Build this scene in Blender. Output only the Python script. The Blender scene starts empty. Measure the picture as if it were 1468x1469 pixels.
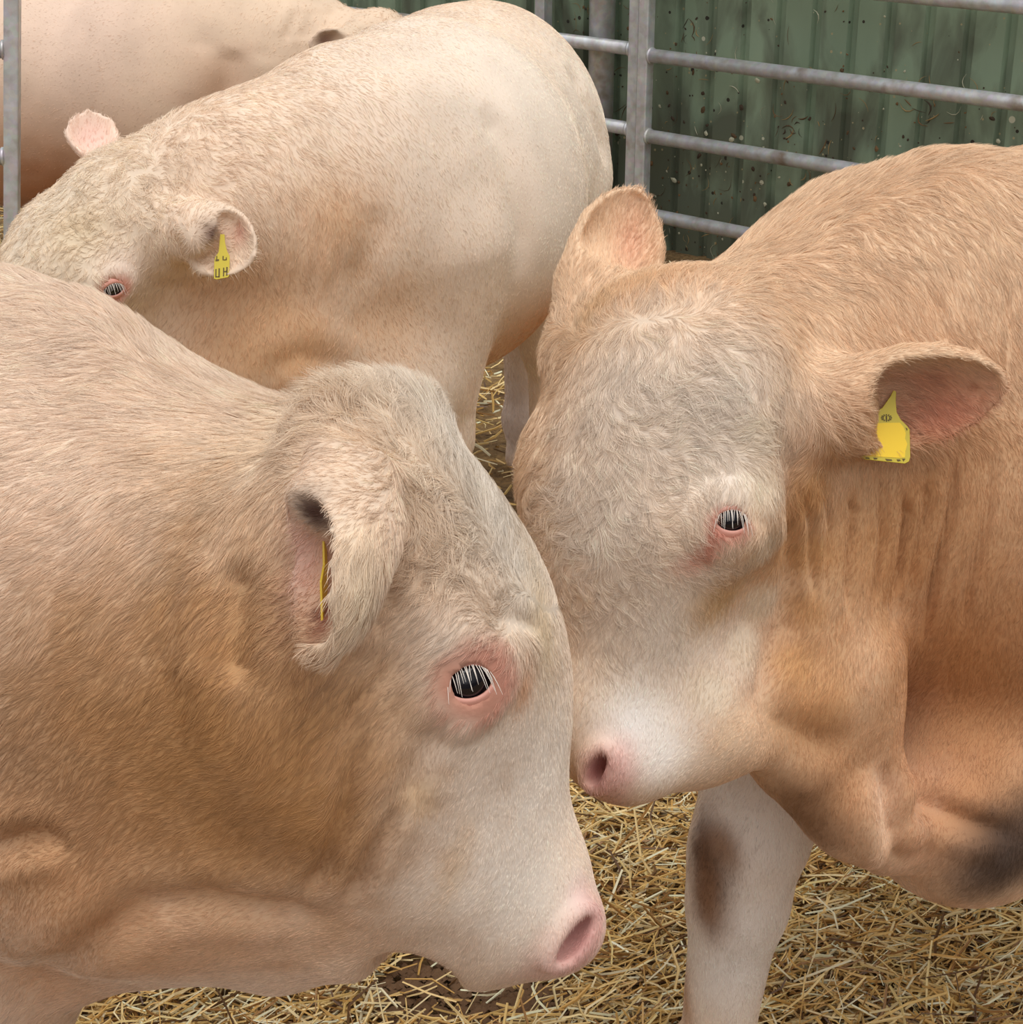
import bpy, math, random, os
import numpy as np
from mathutils import Vector, Matrix
from mathutils.bvhtree import BVHTree
import openvdb

C = bpy.context.scene.collection
FUR = 1.0      # 1 = full coat
rng = np.random.default_rng(7)
random.seed(7)

# ------------------------------------------------------------------ camera
FPX, PITCH, CAMH = 2500.0, math.radians(23.5), 1.65
cam_data = bpy.data.cameras.new('camera')
cam_data.sensor_fit = 'HORIZONTAL'; cam_data.sensor_width = 36
cam_data.lens = 36 * FPX / 1468
cam_data.clip_start = 0.05
cam = bpy.data.objects.new('camera', cam_data); C.objects.link(cam)
cam.location = (0, 0, CAMH)
cam.rotation_euler = (math.pi / 2 - PITCH, 0, 0)
bpy.context.scene.camera = cam
RT = np.array([1, 0, 0.]); FW = np.array([0, math.cos(PITCH), -math.sin(PITCH)]); UP = np.cross(RT, FW)
CO = np.array([0, 0, CAMH])

# ------------------------------------------------------------------ world and light
world = bpy.data.worlds.new('overcast_sky'); bpy.context.scene.world = world
world.use_nodes = True
nt = world.node_tree; nt.nodes.clear()
wo = nt.nodes.new('ShaderNodeOutputWorld'); bg = nt.nodes.new('ShaderNodeBackground')
tc = nt.nodes.new('ShaderNodeTexCoord'); sx = nt.nodes.new('ShaderNodeSeparateXYZ'); rp = nt.nodes.new('ShaderNodeValToRGB')
nt.links.new(tc.outputs['Generated'], sx.inputs[0]); nt.links.new(sx.outputs['Z'], rp.inputs[0])
cr = rp.color_ramp
cr.elements[0].position = 0.0; cr.elements[0].color = (0.10, 0.09, 0.085, 1)
cr.elements[1].position = 1.0; cr.elements[1].color = (1.0, 1.0, 1.02, 1)
e = cr.elements.new(0.12); e.color = (0.34, 0.335, 0.34, 1)
e = cr.elements.new(0.55); e.color = (0.72, 0.72, 0.74, 1)
bg.inputs['Strength'].default_value = 1.0
# added brighter lobe of sky behind the camera, fills faces and legs
dp_ = nt.nodes.new('ShaderNodeVectorMath'); dp_.operation = 'DOT_PRODUCT'; dp_.inputs[1].default_value = (-0.15, -0.93, 0.33)
nt.links.new(tc.outputs['Generated'], dp_.inputs[0])
mr_ = nt.nodes.new('ShaderNodeMapRange'); mr_.interpolation_type = 'SMOOTHSTEP'
mr_.inputs[1].default_value = .45; mr_.inputs[2].default_value = .98; mr_.inputs[3].default_value = 1.0; mr_.inputs[4].default_value = 2.2
nt.links.new(dp_.outputs['Value'], mr_.inputs[0])
ml_ = nt.nodes.new('ShaderNodeVectorMath'); ml_.operation = 'SCALE'
nt.links.new(rp.outputs[0], ml_.inputs[0]); nt.links.new(mr_.outputs[0], ml_.inputs['Scale'])
nt.links.new(ml_.outputs[0], bg.inputs[0]); nt.links.new(bg.outputs[0], wo.inputs[0])
sd = bpy.data.lights.new('sun_through_cloud', 'SUN'); sd.energy = 2.1; sd.angle = math.radians(45); sd.color = (1.0, 0.985, 0.96)
so = bpy.data.objects.new('sun_through_cloud', sd); C.objects.link(so)
so.rotation_euler = Vector((0.20, -0.22, 1.0)).to_track_quat('Z', 'Y').to_euler()
vs = bpy.context.scene.view_settings
vs.view_transform = 'Standard'; vs.look = 'None'; vs.gamma = 1.0; vs.use_curve_mapping = False
vs.exposure = -0.27

# ------------------------------------------------------------------ helpers
def P(x, y, d):
    return CO + d * (FW + RT * (x - 734) / FPX - UP * (y - 734.5) / FPX)
def proj(X):
    v = X - CO; d = v @ FW
    return 734 + FPX * (v @ RT) / d, 734.5 - FPX * (v @ UP) / d, d
def unit(v): v = np.asarray(v, float); return v / (np.linalg.norm(v) + 1e-12)
def frame(X, Z):
    X = unit(X); Z = np.asarray(Z, float); Z = unit(Z - X * (Z @ X))
    return np.stack([X, np.cross(Z, X), Z], 1)
def srgb(r, g, b):
    f = lambda c: (c / 255 / 12.92) if c / 255 <= 0.04045 else ((c / 255 + 0.055) / 1.055) ** 2.4
    return (f(r), f(g), f(b))

def mesh_obj(name, verts, faces, mat=None, parent=None, smooth=True):
    me = bpy.data.meshes.new(name)
    me.from_pydata([tuple(v) for v in verts], [], [tuple(f) for f in faces])
    if smooth and len(me.polygons): me.polygons.foreach_set('use_smooth', [True] * len(me.polygons))
    if mat: me.materials.append(mat)
    me.update()
    o = bpy.data.objects.new(name, me); C.objects.link(o)
    if parent: o.parent = parent
    return o
def big_mesh(name, V, quads, mat=None, parent=None, smooth=True):
    me = bpy.data.meshes.new(name)
    n, m = len(V), len(quads)
    me.vertices.add(n); me.vertices.foreach_set('co', np.ascontiguousarray(V, np.float32).ravel())
    k = quads.shape[1]
    me.loops.add(m * k); me.loops.foreach_set('vertex_index', np.ascontiguousarray(quads, np.int32).ravel())
    me.polygons.add(m); me.polygons.foreach_set('loop_start', np.arange(m, dtype=np.int32) * k)
    me.polygons.foreach_set('use_smooth', np.full(m, smooth))
    if mat: me.materials.append(mat)
    me.update(calc_edges=True); me.validate()
    o = bpy.data.objects.new(name, me); C.objects.link(o)
    if parent: o.parent = parent
    return o
def tag(o, label=None, cat=None, group=None, kind=None):
    if label: o['label'] = label
    if cat: o['category'] = cat
    if group: o['group'] = group
    if kind: o['kind'] = kind
    return o
def empty(name, loc=(0, 0, 0)):
    o = bpy.data.objects.new(name, None); C.objects.link(o); o.location = tuple(loc); return o

# tubes along a polyline
def tube_geo(pts, rad, seg=16, caps=True):
    pts = [np.asarray(p, float) for p in pts]
    rad = rad if hasattr(rad, '__len__') else [rad] * len(pts)
    V, Fc = [], []
    ref = None
    for i, p in enumerate(pts):
        t = unit(pts[min(i + 1, len(pts) - 1)] - pts[max(i - 1, 0)])
        if ref is None: ref = np.array([0, 0, 1.]) if abs(t[2]) < .9 else np.array([1., 0, 0])
        a = unit(np.cross(t, ref)); b = np.cross(a, t)
        for k in range(seg):
            an = 2 * math.pi * k / seg
            V.append(p + rad[i] * (math.cos(an) * a + math.sin(an) * b))
    for i in range(len(pts) - 1):
        for k in range(seg):
            k2 = (k + 1) % seg
            Fc.append((i * seg + k, i * seg + k2, (i + 1) * seg + k2, (i + 1) * seg + k))
    if caps:
        Fc.append(tuple(range(seg))[::-1]); Fc.append(tuple((len(pts) - 1) * seg + k for k in range(seg)))
    return V, Fc
def tube(name, pts, rad, mat, parent=None, seg=16):
    V, Fc = tube_geo(pts, rad, seg)
    return mesh_obj(name, V, Fc, mat, parent)

# ------------------------------------------------------------------ noise (numpy value noise)
_lat = rng.random((64, 64, 64)).astype(np.float32) * 2 - 1
def vnoise(X, scale, seed=0):
    q = np.asarray(X, np.float32) * scale + np.float32(seed * 17.37 + 100)
    i = np.floor(q).astype(np.int64); f = q - i; f = f * f * (3 - 2 * f)
    i0 = i & 63; i1 = (i + 1) & 63
    r = 0
    for dx in (0, 1):
        ix = i1[:, 0] if dx else i0[:, 0]; wx = f[:, 0] if dx else 1 - f[:, 0]
        for dy in (0, 1):
            iy = i1[:, 1] if dy else i0[:, 1]; wy = f[:, 1] if dy else 1 - f[:, 1]
            for dz in (0, 1):
                iz = i1[:, 2] if dz else i0[:, 2]; wz = f[:, 2] if dz else 1 - f[:, 2]
                r = r + _lat[ix, iy, iz] * (wx * wy * wz)
    return r

# ------------------------------------------------------------------ materials
def new_mat(name):
    m = bpy.data.materials.new(name); m.use_nodes = True
    nt = m.node_tree; b = nt.nodes['Principled BSDF']; return m, nt, b
def N(nt, t, **kw):
    n = nt.nodes.new(t)
    for k, v in kw.items(): setattr(n, k, v)
    return n
def ramp(nt, stops):
    r = N(nt, 'ShaderNodeValToRGB'); c = r.color_ramp
    c.elements[0].position = stops[0][0]; c.elements[0].color = (*stops[0][1], 1)
    c.elements[1].position = stops[-1][0]; c.elements[1].color = (*stops[-1][1], 1)
    for p, col in stops[1:-1]:
        e = c.elements.new(p); e.color = (*col, 1)
    return r
def simple(name, col, rough=.5, metal=0., spec=.5):
    m, nt, b = new_mat(name)
    b.inputs['Base Color'].default_value = (*col, 1); b.inputs['Roughness'].default_value = rough
    b.inputs['Metallic'].default_value = metal; b.inputs['Specular IOR Level'].default_value = spec
    return m

def coat_material():
    m, nt, b = new_mat('cattle_hide')
    at = N(nt, 'ShaderNodeAttribute', attribute_name='coat')
    geo = N(nt, 'ShaderNodeTexCoord')
    n1 = N(nt, 'ShaderNodeTexNoise'); n1.inputs['Scale'].default_value = 9; n1.inputs['Detail'].default_value = 5
    n2 = N(nt, 'ShaderNodeTexNoise'); n2.inputs['Scale'].default_value = 260; n2.inputs['Detail'].default_value = 3
    nt.links.new(geo.outputs['Object'], n1.inputs['Vector']); nt.links.new(geo.outputs['Object'], n2.inputs['Vector'])
    mr = N(nt, 'ShaderNodeMapRange'); mr.inputs[1].default_value = .3; mr.inputs[2].default_value = .7
    mr.inputs[3].default_value = .90; mr.inputs[4].default_value = 1.06
    nt.links.new(n1.outputs['Fac'], mr.inputs[0])
    mx = N(nt, 'ShaderNodeVectorMath', operation='SCALE')
    nt.links.new(at.outputs['Color'], mx.inputs[0]); nt.links.new(mr.outputs[0], mx.inputs['Scale'])
    nt.links.new(mx.outputs[0], b.inputs['Base Color'])
    b.inputs['Roughness'].default_value = .75; b.inputs['Specular IOR Level'].default_value = .15
    b.inputs['Sheen Weight'].default_value = .15; b.inputs['Sheen Roughness'].default_value = .5
    bp = N(nt, 'ShaderNodeBump'); bp.inputs['Strength'].default_value = .25; bp.inputs['Distance'].default_value = .002
    nt.links.new(n2.outputs['Fac'], bp.inputs['Height']); nt.links.new(bp.outputs[0], b.inputs['Normal'])
    return m
def hair_material():
    m, nt, b = new_mat('cattle_hair')
    at = N(nt, 'ShaderNodeAttribute', attribute_name='tint')
    nt.links.new(at.outputs['Color'], b.inputs['Base Color'])
    b.inputs['Roughness'].default_value = .5; b.inputs['Specular IOR Level'].default_value = .35
    return m
HIDE = coat_material(); HAIR = hair_material()
EYE = simple('dark_wet_eye', (.006, .005, .008), .04, 0, .6)
LASH = simple('pale_eyelash', srgb(238, 228, 215), .5)

# galvanised steel
def galv():
    m, nt, b = new_mat('galvanised_steel')
    g = N(nt, 'ShaderNodeTexCoord')
    n = N(nt, 'ShaderNodeTexNoise'); n.inputs['Scale'].default_value = 25; n.inputs['Detail'].default_value = 6
    v = N(nt, 'ShaderNodeTexVoronoi'); v.inputs['Scale'].default_value = 60
    nt.links.new(g.outputs['Object'], n.inputs['Vector']); nt.links.new(g.outputs['Object'], v.inputs['Vector'])
    r = ramp(nt, [(.25, srgb(182, 180, 176)), (.5, srgb(206, 207, 208)), (.75, srgb(226, 228, 230))])
    mm = N(nt, 'ShaderNodeMix', data_type='RGBA', blend_type='MULTIPLY'); mm.inputs[0].default_value = .10
    nt.links.new(n.outputs['Fac'], r.inputs[0]); nt.links.new(r.outputs[0], mm.inputs['A']); nt.links.new(v.outputs['Color'], mm.inputs['B'])
    n3 = N(nt, 'ShaderNodeTexNoise'); n3.inputs['Scale'].default_value = 9; n3.inputs['Detail'].default_value = 8
    nt.links.new(g.outputs['Object'], n3.inputs['Vector'])
    r3 = ramp(nt, [(.58, (0, 0, 0)), (.72, (1, 1, 1))]); nt.links.new(n3.outputs['Fac'], r3.inputs[0])
    m2 = N(nt, 'ShaderNodeMix', data_type='RGBA'); nt.links.new(r3.outputs[0], m2.inputs[0])
    nt.links.new(mm.outputs['Result'], m2.inputs['A']); m2.inputs['B'].default_value = (*srgb(150, 134, 118), 1)
    nt.links.new(m2.outputs['Result'], b.inputs['Base Color'])
    b.inputs['Metallic'].default_value = .35; b.inputs['Roughness'].default_value = .40
    bp = N(nt, 'ShaderNodeBump'); bp.inputs['Strength'].default_value = .15; bp.inputs['Distance'].default_value = .001
    nt.links.new(n.outputs['Fac'], bp.inputs['Height']); nt.links.new(bp.outputs[0], b.inputs['Normal'])
    return m
GALV = galv()

# ------------------------------------------------------------------ floor and wall
def floor_material():
    m, nt, b = new_mat('trodden_straw_and_dung')
    g = N(nt, 'ShaderNodeTexCoord')
    n = N(nt, 'ShaderNodeTexNoise'); n.inputs['Scale'].default_value = 6; n.inputs['Detail'].default_value = 8
    n2 = N(nt, 'ShaderNodeTexNoise'); n2.inputs['Scale'].default_value = 70; n2.inputs['Detail'].default_value = 6
    for q in (n, n2): nt.links.new(g.outputs['Object'], q.inputs['Vector'])
    r = ramp(nt, [(.3, srgb(100, 76, 50)), (.5, srgb(142, 112, 72)), (.7, srgb(176, 142, 92))])
    mm = N(nt, 'ShaderNodeMix', data_type='RGBA', blend_type='MULTIPLY'); mm.inputs[0].default_value = .7
    r2 = ramp(nt, [(.35, (.35, .32, .3)), (.65, (1, 1, 1))])
    nt.links.new(n.outputs['Fac'], r.inputs[0]); nt.links.new(n2.outputs['Fac'], r2.inputs[0])
    nt.links.new(r.outputs[0], mm.inputs['A']); nt.links.new(r2.outputs[0], mm.inputs['B'])
    nt.links.new(mm.outputs['Result'], b.inputs['Base Color']); b.inputs['Roughness'].default_value = .9
    bp = N(nt, 'ShaderNodeBump'); bp.inputs['Strength'].default_value = .8; bp.inputs['Distance'].default_value = .02
    nt.links.new(n2.outputs['Fac'], bp.inputs['Height']); nt.links.new(bp.outputs[0], b.inputs['Normal'])
    return m
def floor_h(X, Y):
    q = np.stack([X, Y, np.zeros_like(X)], 1)
    return .012 * vnoise(q, 5, 3) + .006 * vnoise(q, 17, 4)
gx = np.concatenate([np.linspace(-7, -1.6, 28), np.linspace(-1.55, 1.9, 140), np.linspace(2, 7, 26)])
gy = np.concatenate([np.linspace(-2, 1.5, 15), np.linspace(1.55, 4.5, 120), np.linspace(4.6, 13, 50)])
GX, GY = np.meshgrid(gx, gy, indexing='ij')
Vf = np.stack([GX.ravel(), GY.ravel(), floor_h(GX.ravel(), GY.ravel()) - .012], 1)
ii, jj = np.meshgrid(np.arange(len(gx) - 1), np.arange(len(gy) - 1), indexing='ij')
a = (ii * len(gy) + jj).ravel()
floor = big_mesh('floor', Vf, np.stack([a, a + len(gy), a + len(gy) + 1, a + 1], 1), floor_material())
tag(floor, kind='structure')

GA = math.radians(41)
gu = np.array([math.cos(GA), -math.sin(GA), 0]); gn = np.array([math.sin(GA), math.cos(GA), 0])   # along the gate; away from camera
G0 = P(919, 90, 6.0); G0 = np.array([G0[0], G0[1], 0])

def wall_material():
    m, nt, b = new_mat('green_profiled_sheet')
    g = N(nt, 'ShaderNodeTexCoord')
    L = nt.links.new
    def noise(s, d=5, w=0):
        mq = N(nt, 'ShaderNodeMapping'); mq.inputs['Scale'].default_value = (1, 1, .4); L(g.outputs['Object'], mq.inputs['Vector'])
        n = N(nt, 'ShaderNodeTexNoise'); n.inputs['Scale'].default_value = s; n.inputs['Detail'].default_value = d; n.inputs['Distortion'].default_value = w
        L(mq.outputs[0], n.inputs['Vector']); return n
    base = ramp(nt, [(.3, srgb(128, 148, 124)), (.7, srgb(148, 168, 142))]); L(noise(3).outputs['Fac'], base.inputs[0])
    cur = base.outputs[0]
    def over(cur, fac, col):
        mx = N(nt, 'ShaderNodeMix', data_type='RGBA'); L(fac, mx.inputs[0]); L(cur, mx.inputs['A']); mx.inputs['B'].default_value = (*col, 1); return mx.outputs['Result']
    # dried mud smears, denser low down
    sep = N(nt, 'ShaderNodeSeparateXYZ'); L(g.outputs['Object'], sep.inputs[0])
    low = N(nt, 'ShaderNodeMapRange'); low.inputs[1].default_value = 0.0; low.inputs[2].default_value = 1.2; low.inputs[3].default_value = .34; low.inputs[4].default_value = 0.0
    L(sep.outputs['Z'], low.inputs[0])
    nn = noise(7, 10, .6); ad = N(nt, 'ShaderNodeMath', operation='ADD'); L(nn.outputs['Fac'], ad.inputs[0]); L(low.outputs[0], ad.inputs[1])
    r = ramp(nt, [(.56, (0, 0, 0)), (.80, (.7, .7, .7))]); L(ad.outputs[0], r.inputs[0])
    cur = over(cur, r.outputs[0], srgb(64, 58, 46))
    # dark specks and pale droplets
    for sc, th, col, sd_ in ((26, .13, srgb(46, 42, 34), 1), (15, .10, srgb(196, 196, 172), 2), (38, .12, srgb(170, 160, 124), 3)):
        mp = N(nt, 'ShaderNodeMapping'); mp.inputs['Location'].default_value = (sd_ * 3.1, sd_ * 1.7, sd_ * .9); L(g.outputs['Object'], mp.inputs['Vector'])
        v = N(nt, 'ShaderNodeTexVoronoi'); v.inputs['Scale'].default_value = sc; L(mp.outputs[0], v.inputs['Vector'])
        sp = N(nt, 'ShaderNodeSeparateColor'); L(v.outputs['Color'], sp.inputs[0])
        # random size per cell
        mr = N(nt, 'ShaderNodeMapRange'); mr.inputs[1].default_value = .6; mr.inputs[2].default_value = 1; mr.inputs[3].default_value = 0; mr.inputs[4].default_value = th * 1.6
        L(sp.outputs[0], mr.inputs[0])
        lt = N(nt, 'ShaderNodeMath', operation='LESS_THAN'); L(v.outputs['Distance'], lt.inputs[0]); L(mr.outputs[0], lt.inputs[1])
        cur = over(cur, lt.outputs[0], col)
    L(cur, b.inputs['Base Color']); b.inputs['Roughness'].default_value = .55
    bp = N(nt, 'ShaderNodeBump'); bp.inputs['Strength'].default_value = .3; bp.inputs['Distance'].default_value = .004
    L(nn.outputs['Fac'], bp.inputs['Height']); L(bp.outputs[0], b.inputs['Normal'])
    return m
def build_wall():
    W0 = G0 + gn * .15
    pitch = .136; prof = []
    s = -7.0
    while s < 5.0:
        prof += [(s, 0), (s + .098, 0), (s + .106, .02), (s + .132, .02)]
        s += pitch
    V, Fc = [], []
    for k, (s, dd) in enumerate(prof):
        b_ = W0 + gu * s + gn * dd
        V.append(b_ + np.array([0, 0, -.05])); V.append(b_ + np.array([0, 0, 3.4]))
        if k: Fc.append((2 * k - 2, 2 * k, 2 * k + 1, 2 * k - 1))
    n = len(V)
    for k, (s, dd) in enumerate(prof):
        b_ = W0 + gu * s + gn * (.10)
        V.append(b_ + np.array([0, 0, -.05])); V.append(b_ + np.array([0, 0, 3.4]))
        if k: Fc.append((n + 2 * k - 2, n + 2 * k - 1, n + 2 * k + 1, n + 2 * k))
    return mesh_obj('wall_back', V, Fc, wall_material(), smooth=False)
wall = tag(build_wall(), kind='structure')

# ------------------------------------------------------------------ pen gates
def box_geo(c, ax, ay, az):
    V = []
    for sx_ in (-1, 1):
        for sy_ in (-1, 1):
            for sz_ in (-1, 1): V.append(np.asarray(c) + sx_ * np.asarray(ax) + sy_ * np.asarray(ay) + sz_ * np.asarray(az))
    return V, [(0, 1, 3, 2), (4, 6, 7, 5), (0, 4, 5, 1), (2, 3, 7, 6), (0, 2, 6, 4), (1, 5, 7, 3)]
def gate(base, u, n, length, rails, height, label, lean=0.0, back=0.0, rail_from=0.0, brace=False):
    """frame post at base, tubes running along u"""
    t = empty('pen_gate', base); tag(t, label, 'gate')
    rel = lambda p: np.asarray(p) - base
    up = unit(np.array([0, 0, 1.]) + u * lean)
    for s, nm in ((0, 'upright'), (length, 'upright')):
        b0 = base + u * s + n * back
        V, Fc = box_geo(rel(b0 + up * height / 2), u * .021, n * .021, up * height / 2)
        o = mesh_obj(nm, V, Fc, GALV, t, smooth=False)
        bv = o.modifiers.new('bevel', 'BEVEL'); bv.width = .004; bv.segments = 2
    sg = 1 if length > 0 else -1
    for z in rails:
        p0 = base + u * .02 * sg + up * z + n * back; p1 = base + u * (length - .02 * sg) + up * z + n * back
        o = tube('rail', [rel(p0), rel(p1)], .0235, GALV, t, 20)
        # weld collars at the frame
        w = tube('weld_collar', [rel(p0), rel(p0 + u * sg * .008)], .0275, GALV, o, 16)
    return t
RZ = (.155, .43, .705, .98, 1.255, 1.5)
B0 = G0 + gu * .022
gate(B0 + 0, gu, gn, 3.2, RZ, 1.55, 'galvanised steel gate with round rails before the green wall, running off to the right')
B1 = G0 - gu * .028
gate(B1, gu, gn, -3.3, [z + .012 for z in RZ], 1.55, 'galvanised steel pen gate behind the rump of the middle bull', back=0.012)

# left gate: end upright at px x = 18
LG = P(17, 128, 4.9); LG[0] -= .115 * LG[2]; LG[2] = 0
lu = unit(np.array([-1.0, -.05, 0])); ln = np.array([-lu[1], lu[0], 0]) * -1
gate(LG, lu, ln, 2.4, [.30, .60, .90, 1.2, 1.5], 1.55, 'galvanised steel gate end at the left edge of the pen', lean=-.115)

def splashes():
    rr = random.Random(11); V, Fc, T = [], [], []
    W0 = G0 + gn * (.15 - .0015)
    pal = [srgb(186, 186, 160), srgb(92, 72, 48), srgb(160, 136, 92), srgb(70, 56, 42), srgb(120, 92, 60)]
    def put(s, z, a, L, w, col, kind):
        c = W0 + gu * s + np.array([0, 0, z]); d = gu * math.cos(a) + np.array([0, 0, math.sin(a)]); e = -gu * math.sin(a) + np.array([0, 0, math.cos(a)])
        n0 = len(V)
        if kind == 'line':
            k = 4; bend = rr.uniform(-.4, .4) * L
            for i in range(k + 1):
                t = i / k - .5; m = c + d * L * t + e * bend * (1 - 4 * t * t); ww = w * (1.05 - abs(2 * t) ** 2 * .7)
                V.extend([m - e * ww, m + e * ww, m - gn * ww * .9]); T.extend([col] * 3)
            for i in range(k):
                for j in range(3): Fc.append((n0 + i * 3 + j, n0 + i * 3 + (j + 1) % 3, n0 + i * 3 + 3 + (j + 1) % 3, n0 + i * 3 + 3 + j))
        else:
            q = 8; V.append(c - gn * w * .35); T.append(col)
            for i in range(q):
                b_ = 2 * math.pi * i / q; r_ = w * rr.uniform(.7, 1.2); V.append(c + d * math.cos(b_) * r_ * L + e * math.sin(b_) * r_); T.append(col)
            for i in range(q): Fc.append((n0, n0 + 1 + i, n0 + 1 + (i + 1) % q))
    for i in range(1500):
        s = rr.uniform(-1.2, 2.6); z = min(rr.expovariate(1 / .55), 1.9)
        if rr.random() < .30: put(s, z, rr.gauss(1.4, .7), rr.uniform(.012, .07), rr.uniform(.0007, .0020), rr.choice([pal[0], pal[2], pal[2], pal[1], pal[4]]), 'line')
        else: put(s, z, rr.uniform(0, 3), rr.uniform(.8, 1.8), rr.choice([.002, .003, .003, .004, .005, .008]) * rr.uniform(.7, 1.2), rr.choice([pal[0], pal[1], pal[3], pal[3], pal[4]]), 'blob')
    for (s, z, n) in ((.35, 1.02, 12), (.52, .50, 14), (1.0, .62, 16), (1.45, .95, 14), (1.75, .60, 18), (.1, .74, 10), (1.95, 1.0, 16), (.8, .30, 16)):
        for i in range(n): put(s + rr.gauss(0, .035), z + rr.gauss(0, .03), rr.gauss(1.2, .9), rr.uniform(.015, .06), rr.uniform(.001, .003), rr.choice([pal[1], pal[4], pal[2], pal[3]]), rr.choice(['line', 'line', 'blob']))
    m, nt, b = new_mat('dried_splash'); at = N(nt, 'ShaderNodeAttribute', attribute_name='tint'); nt.links.new(at.outputs['Color'], b.inputs['Base Color']); b.inputs['Roughness'].default_value = .85
    o = mesh_obj('dried_mud_splash', V, Fc, m, smooth=False)
    at = o.data.attributes.new('tint', 'FLOAT_COLOR', 'POINT'); at.data.foreach_set('color', np.array([(*c, 1) for c in T], np.float32).ravel())
    tag(o, 'dried mud, dung and straw splashes stuck to the green wall', 'mud splashes', kind='stuff')
splashes()

# posts near the wall
t = tag(tube('steel_post', [(0, 0, 0), (0, 0, 3.2)], .046, GALV, seg=28), 'thick round grey post beside the wall left of the rail joint', 'post')
t.location = tuple(G0 + gn * .082 - gu * .235)
V, Fc = box_geo((0, 0, 1.6), gu * .022, gn * .022, (0, 0, 1.6))
t = tag(mesh_obj('steel_post', V, Fc, GALV, smooth=False), 'thin square grey post rising just above the rump of the middle bull', 'post')
t.location = tuple(G0 + gn * .075 - gu * .50)

# ------------------------------------------------------------------ signed distance modelling of the animals
class SDF:
    def __init__(s): s.ops = []; s.marks = []
    def rc(s, a, b, ra, rb, k=.03, cut=False): s.ops.append(('rc', np.asarray(a, float), np.asarray(b, float), ra, rb, k, cut)); return s
    def el(s, c, r, R=None, k=.03, cut=False):
        s.ops.append(('el', np.asarray(c, float), np.asarray(r, float), np.eye(3) if R is None else R, 0, k, cut)); return s
    def ear(s, base, tip, opening, width, depth, k=.02, th=.006, fold=0.0):
        base = np.asarray(base, float); tip = np.asarray(tip, float)
        s.ops.append(('ear', base, np.linalg.norm(tip - base), frame(tip - base, opening), (width, depth, th), k, False)); return s
    @staticmethod
    def _ear(q, L, w, dpt, th):
        # q: x along the ear, z = opening side.  leaf-shaped cup
        t = np.clip(q[:, 0] / L, -.2, 1.2)
        prof = np.interp(t, [-.2, 0, .12, .3, .5, .7, .85, .95, 1.0, 1.2], [.30, .34, .46, .82, 1.0, .93, .70, .40, .12, .02]).astype(np.float32)
        cup = np.interp(t, [-.2, 0, .15, .35, .7, 1.0, 1.2], [.75, .8, 1.0, 1.0, .7, .25, .1]).astype(np.float32)
        W = w * prof; D = dpt * cup
        y = q[:, 1]; z = q[:, 2]
        def ell(y, z, a, b):
            k0 = np.sqrt((y / a) ** 2 + (z / b) ** 2); k1 = np.sqrt((y / a ** 2) ** 2 + (z / b ** 2) ** 2) + 1e-9
            return k0 * (k0 - 1) / k1
        outer = ell(y, z, W, np.maximum(D, .35 * W))
        ex = np.maximum(q[:, 0] - L, -q[:, 0] - .02)
        outer = np.maximum(outer, ex)
        Wi = np.maximum(W - th, .002); 
        sh = .45 * np.maximum(D, .35 * W)
        inner = ell(y, z - sh, Wi, np.maximum(D, .35 * W) + sh - th - .1 * sh)
        ex2 = np.maximum(q[:, 0] - L + th * 1.0, L * .16 - q[:, 0])
        inner = np.maximum(inner, ex2 * .8)
        return np.maximum(outer, -inner) * .8, inner
    def __call__(s, X, only=None):
        X = np.asarray(X, np.float32); d = np.full(len(X), 9., np.float32)
        for op in s.ops:
            typ, k, cut = op[0], op[5], op[6]
            if typ == 'rc':
                a, b, ra, rb = op[1:5]; a = a.astype(np.float32); ab = (b - a).astype(np.float32)
                pa = X - a; h = np.clip((pa @ ab) / (ab @ ab + 1e-12), 0, 1)
                e = np.sqrt(((pa - h[:, None] * ab) ** 2).sum(1)) - (ra + (rb - ra) * h)
            elif typ == 'el':
                q = (X - op[1].astype(np.float32)) @ op[3].astype(np.float32); r = op[2].astype(np.float32)
                k0 = np.sqrt(((q / r) ** 2).sum(1)); k1 = np.sqrt(((q / r ** 2) ** 2).sum(1)) + 1e-9
                e = k0 * (k0 - 1) / k1
            else:
                q = (X - op[1].astype(np.float32)) @ op[3].astype(np.float32); w, dp, th = op[4]
                e = np.full(len(X), 9., np.float32)
                rough = np.sqrt(((q - np.array([op[2] / 2, 0, 0], np.float32)) ** 2).sum(1)) - op[2] * .75
                m = rough < .05
                e[:] = rough + .03
                if m.any(): e[m] = s._ear(q[m], op[2], w, dp, th)[0]
            if cut: h = np.maximum(k - np.abs(d + e), 0) / k; d = np.maximum(d, -e) + h * h * k * .25
            else: h = np.maximum(k - np.abs(d - e), 0) / k; d = np.minimum(d, e) - h * h * k * .25
        return d
    def march(s, px, py, d0=.6, d1=8):
        dr = P(px, py, 1.0) - CO; t = d0
        for _ in range(200):
            v = float(s((CO + dr * t)[None])[0])
            if v < .0008: break
            t += v * .6
            if t > d1: return None
        return CO + dr * t
    def normal(s, p, e=.004):
        q = np.array([p] * 6); 
        for i in range(3): q[2 * i, i] += e; q[2 * i + 1, i] -= e
        v = s(q); return unit(v[0::2] - v[1::2])

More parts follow.
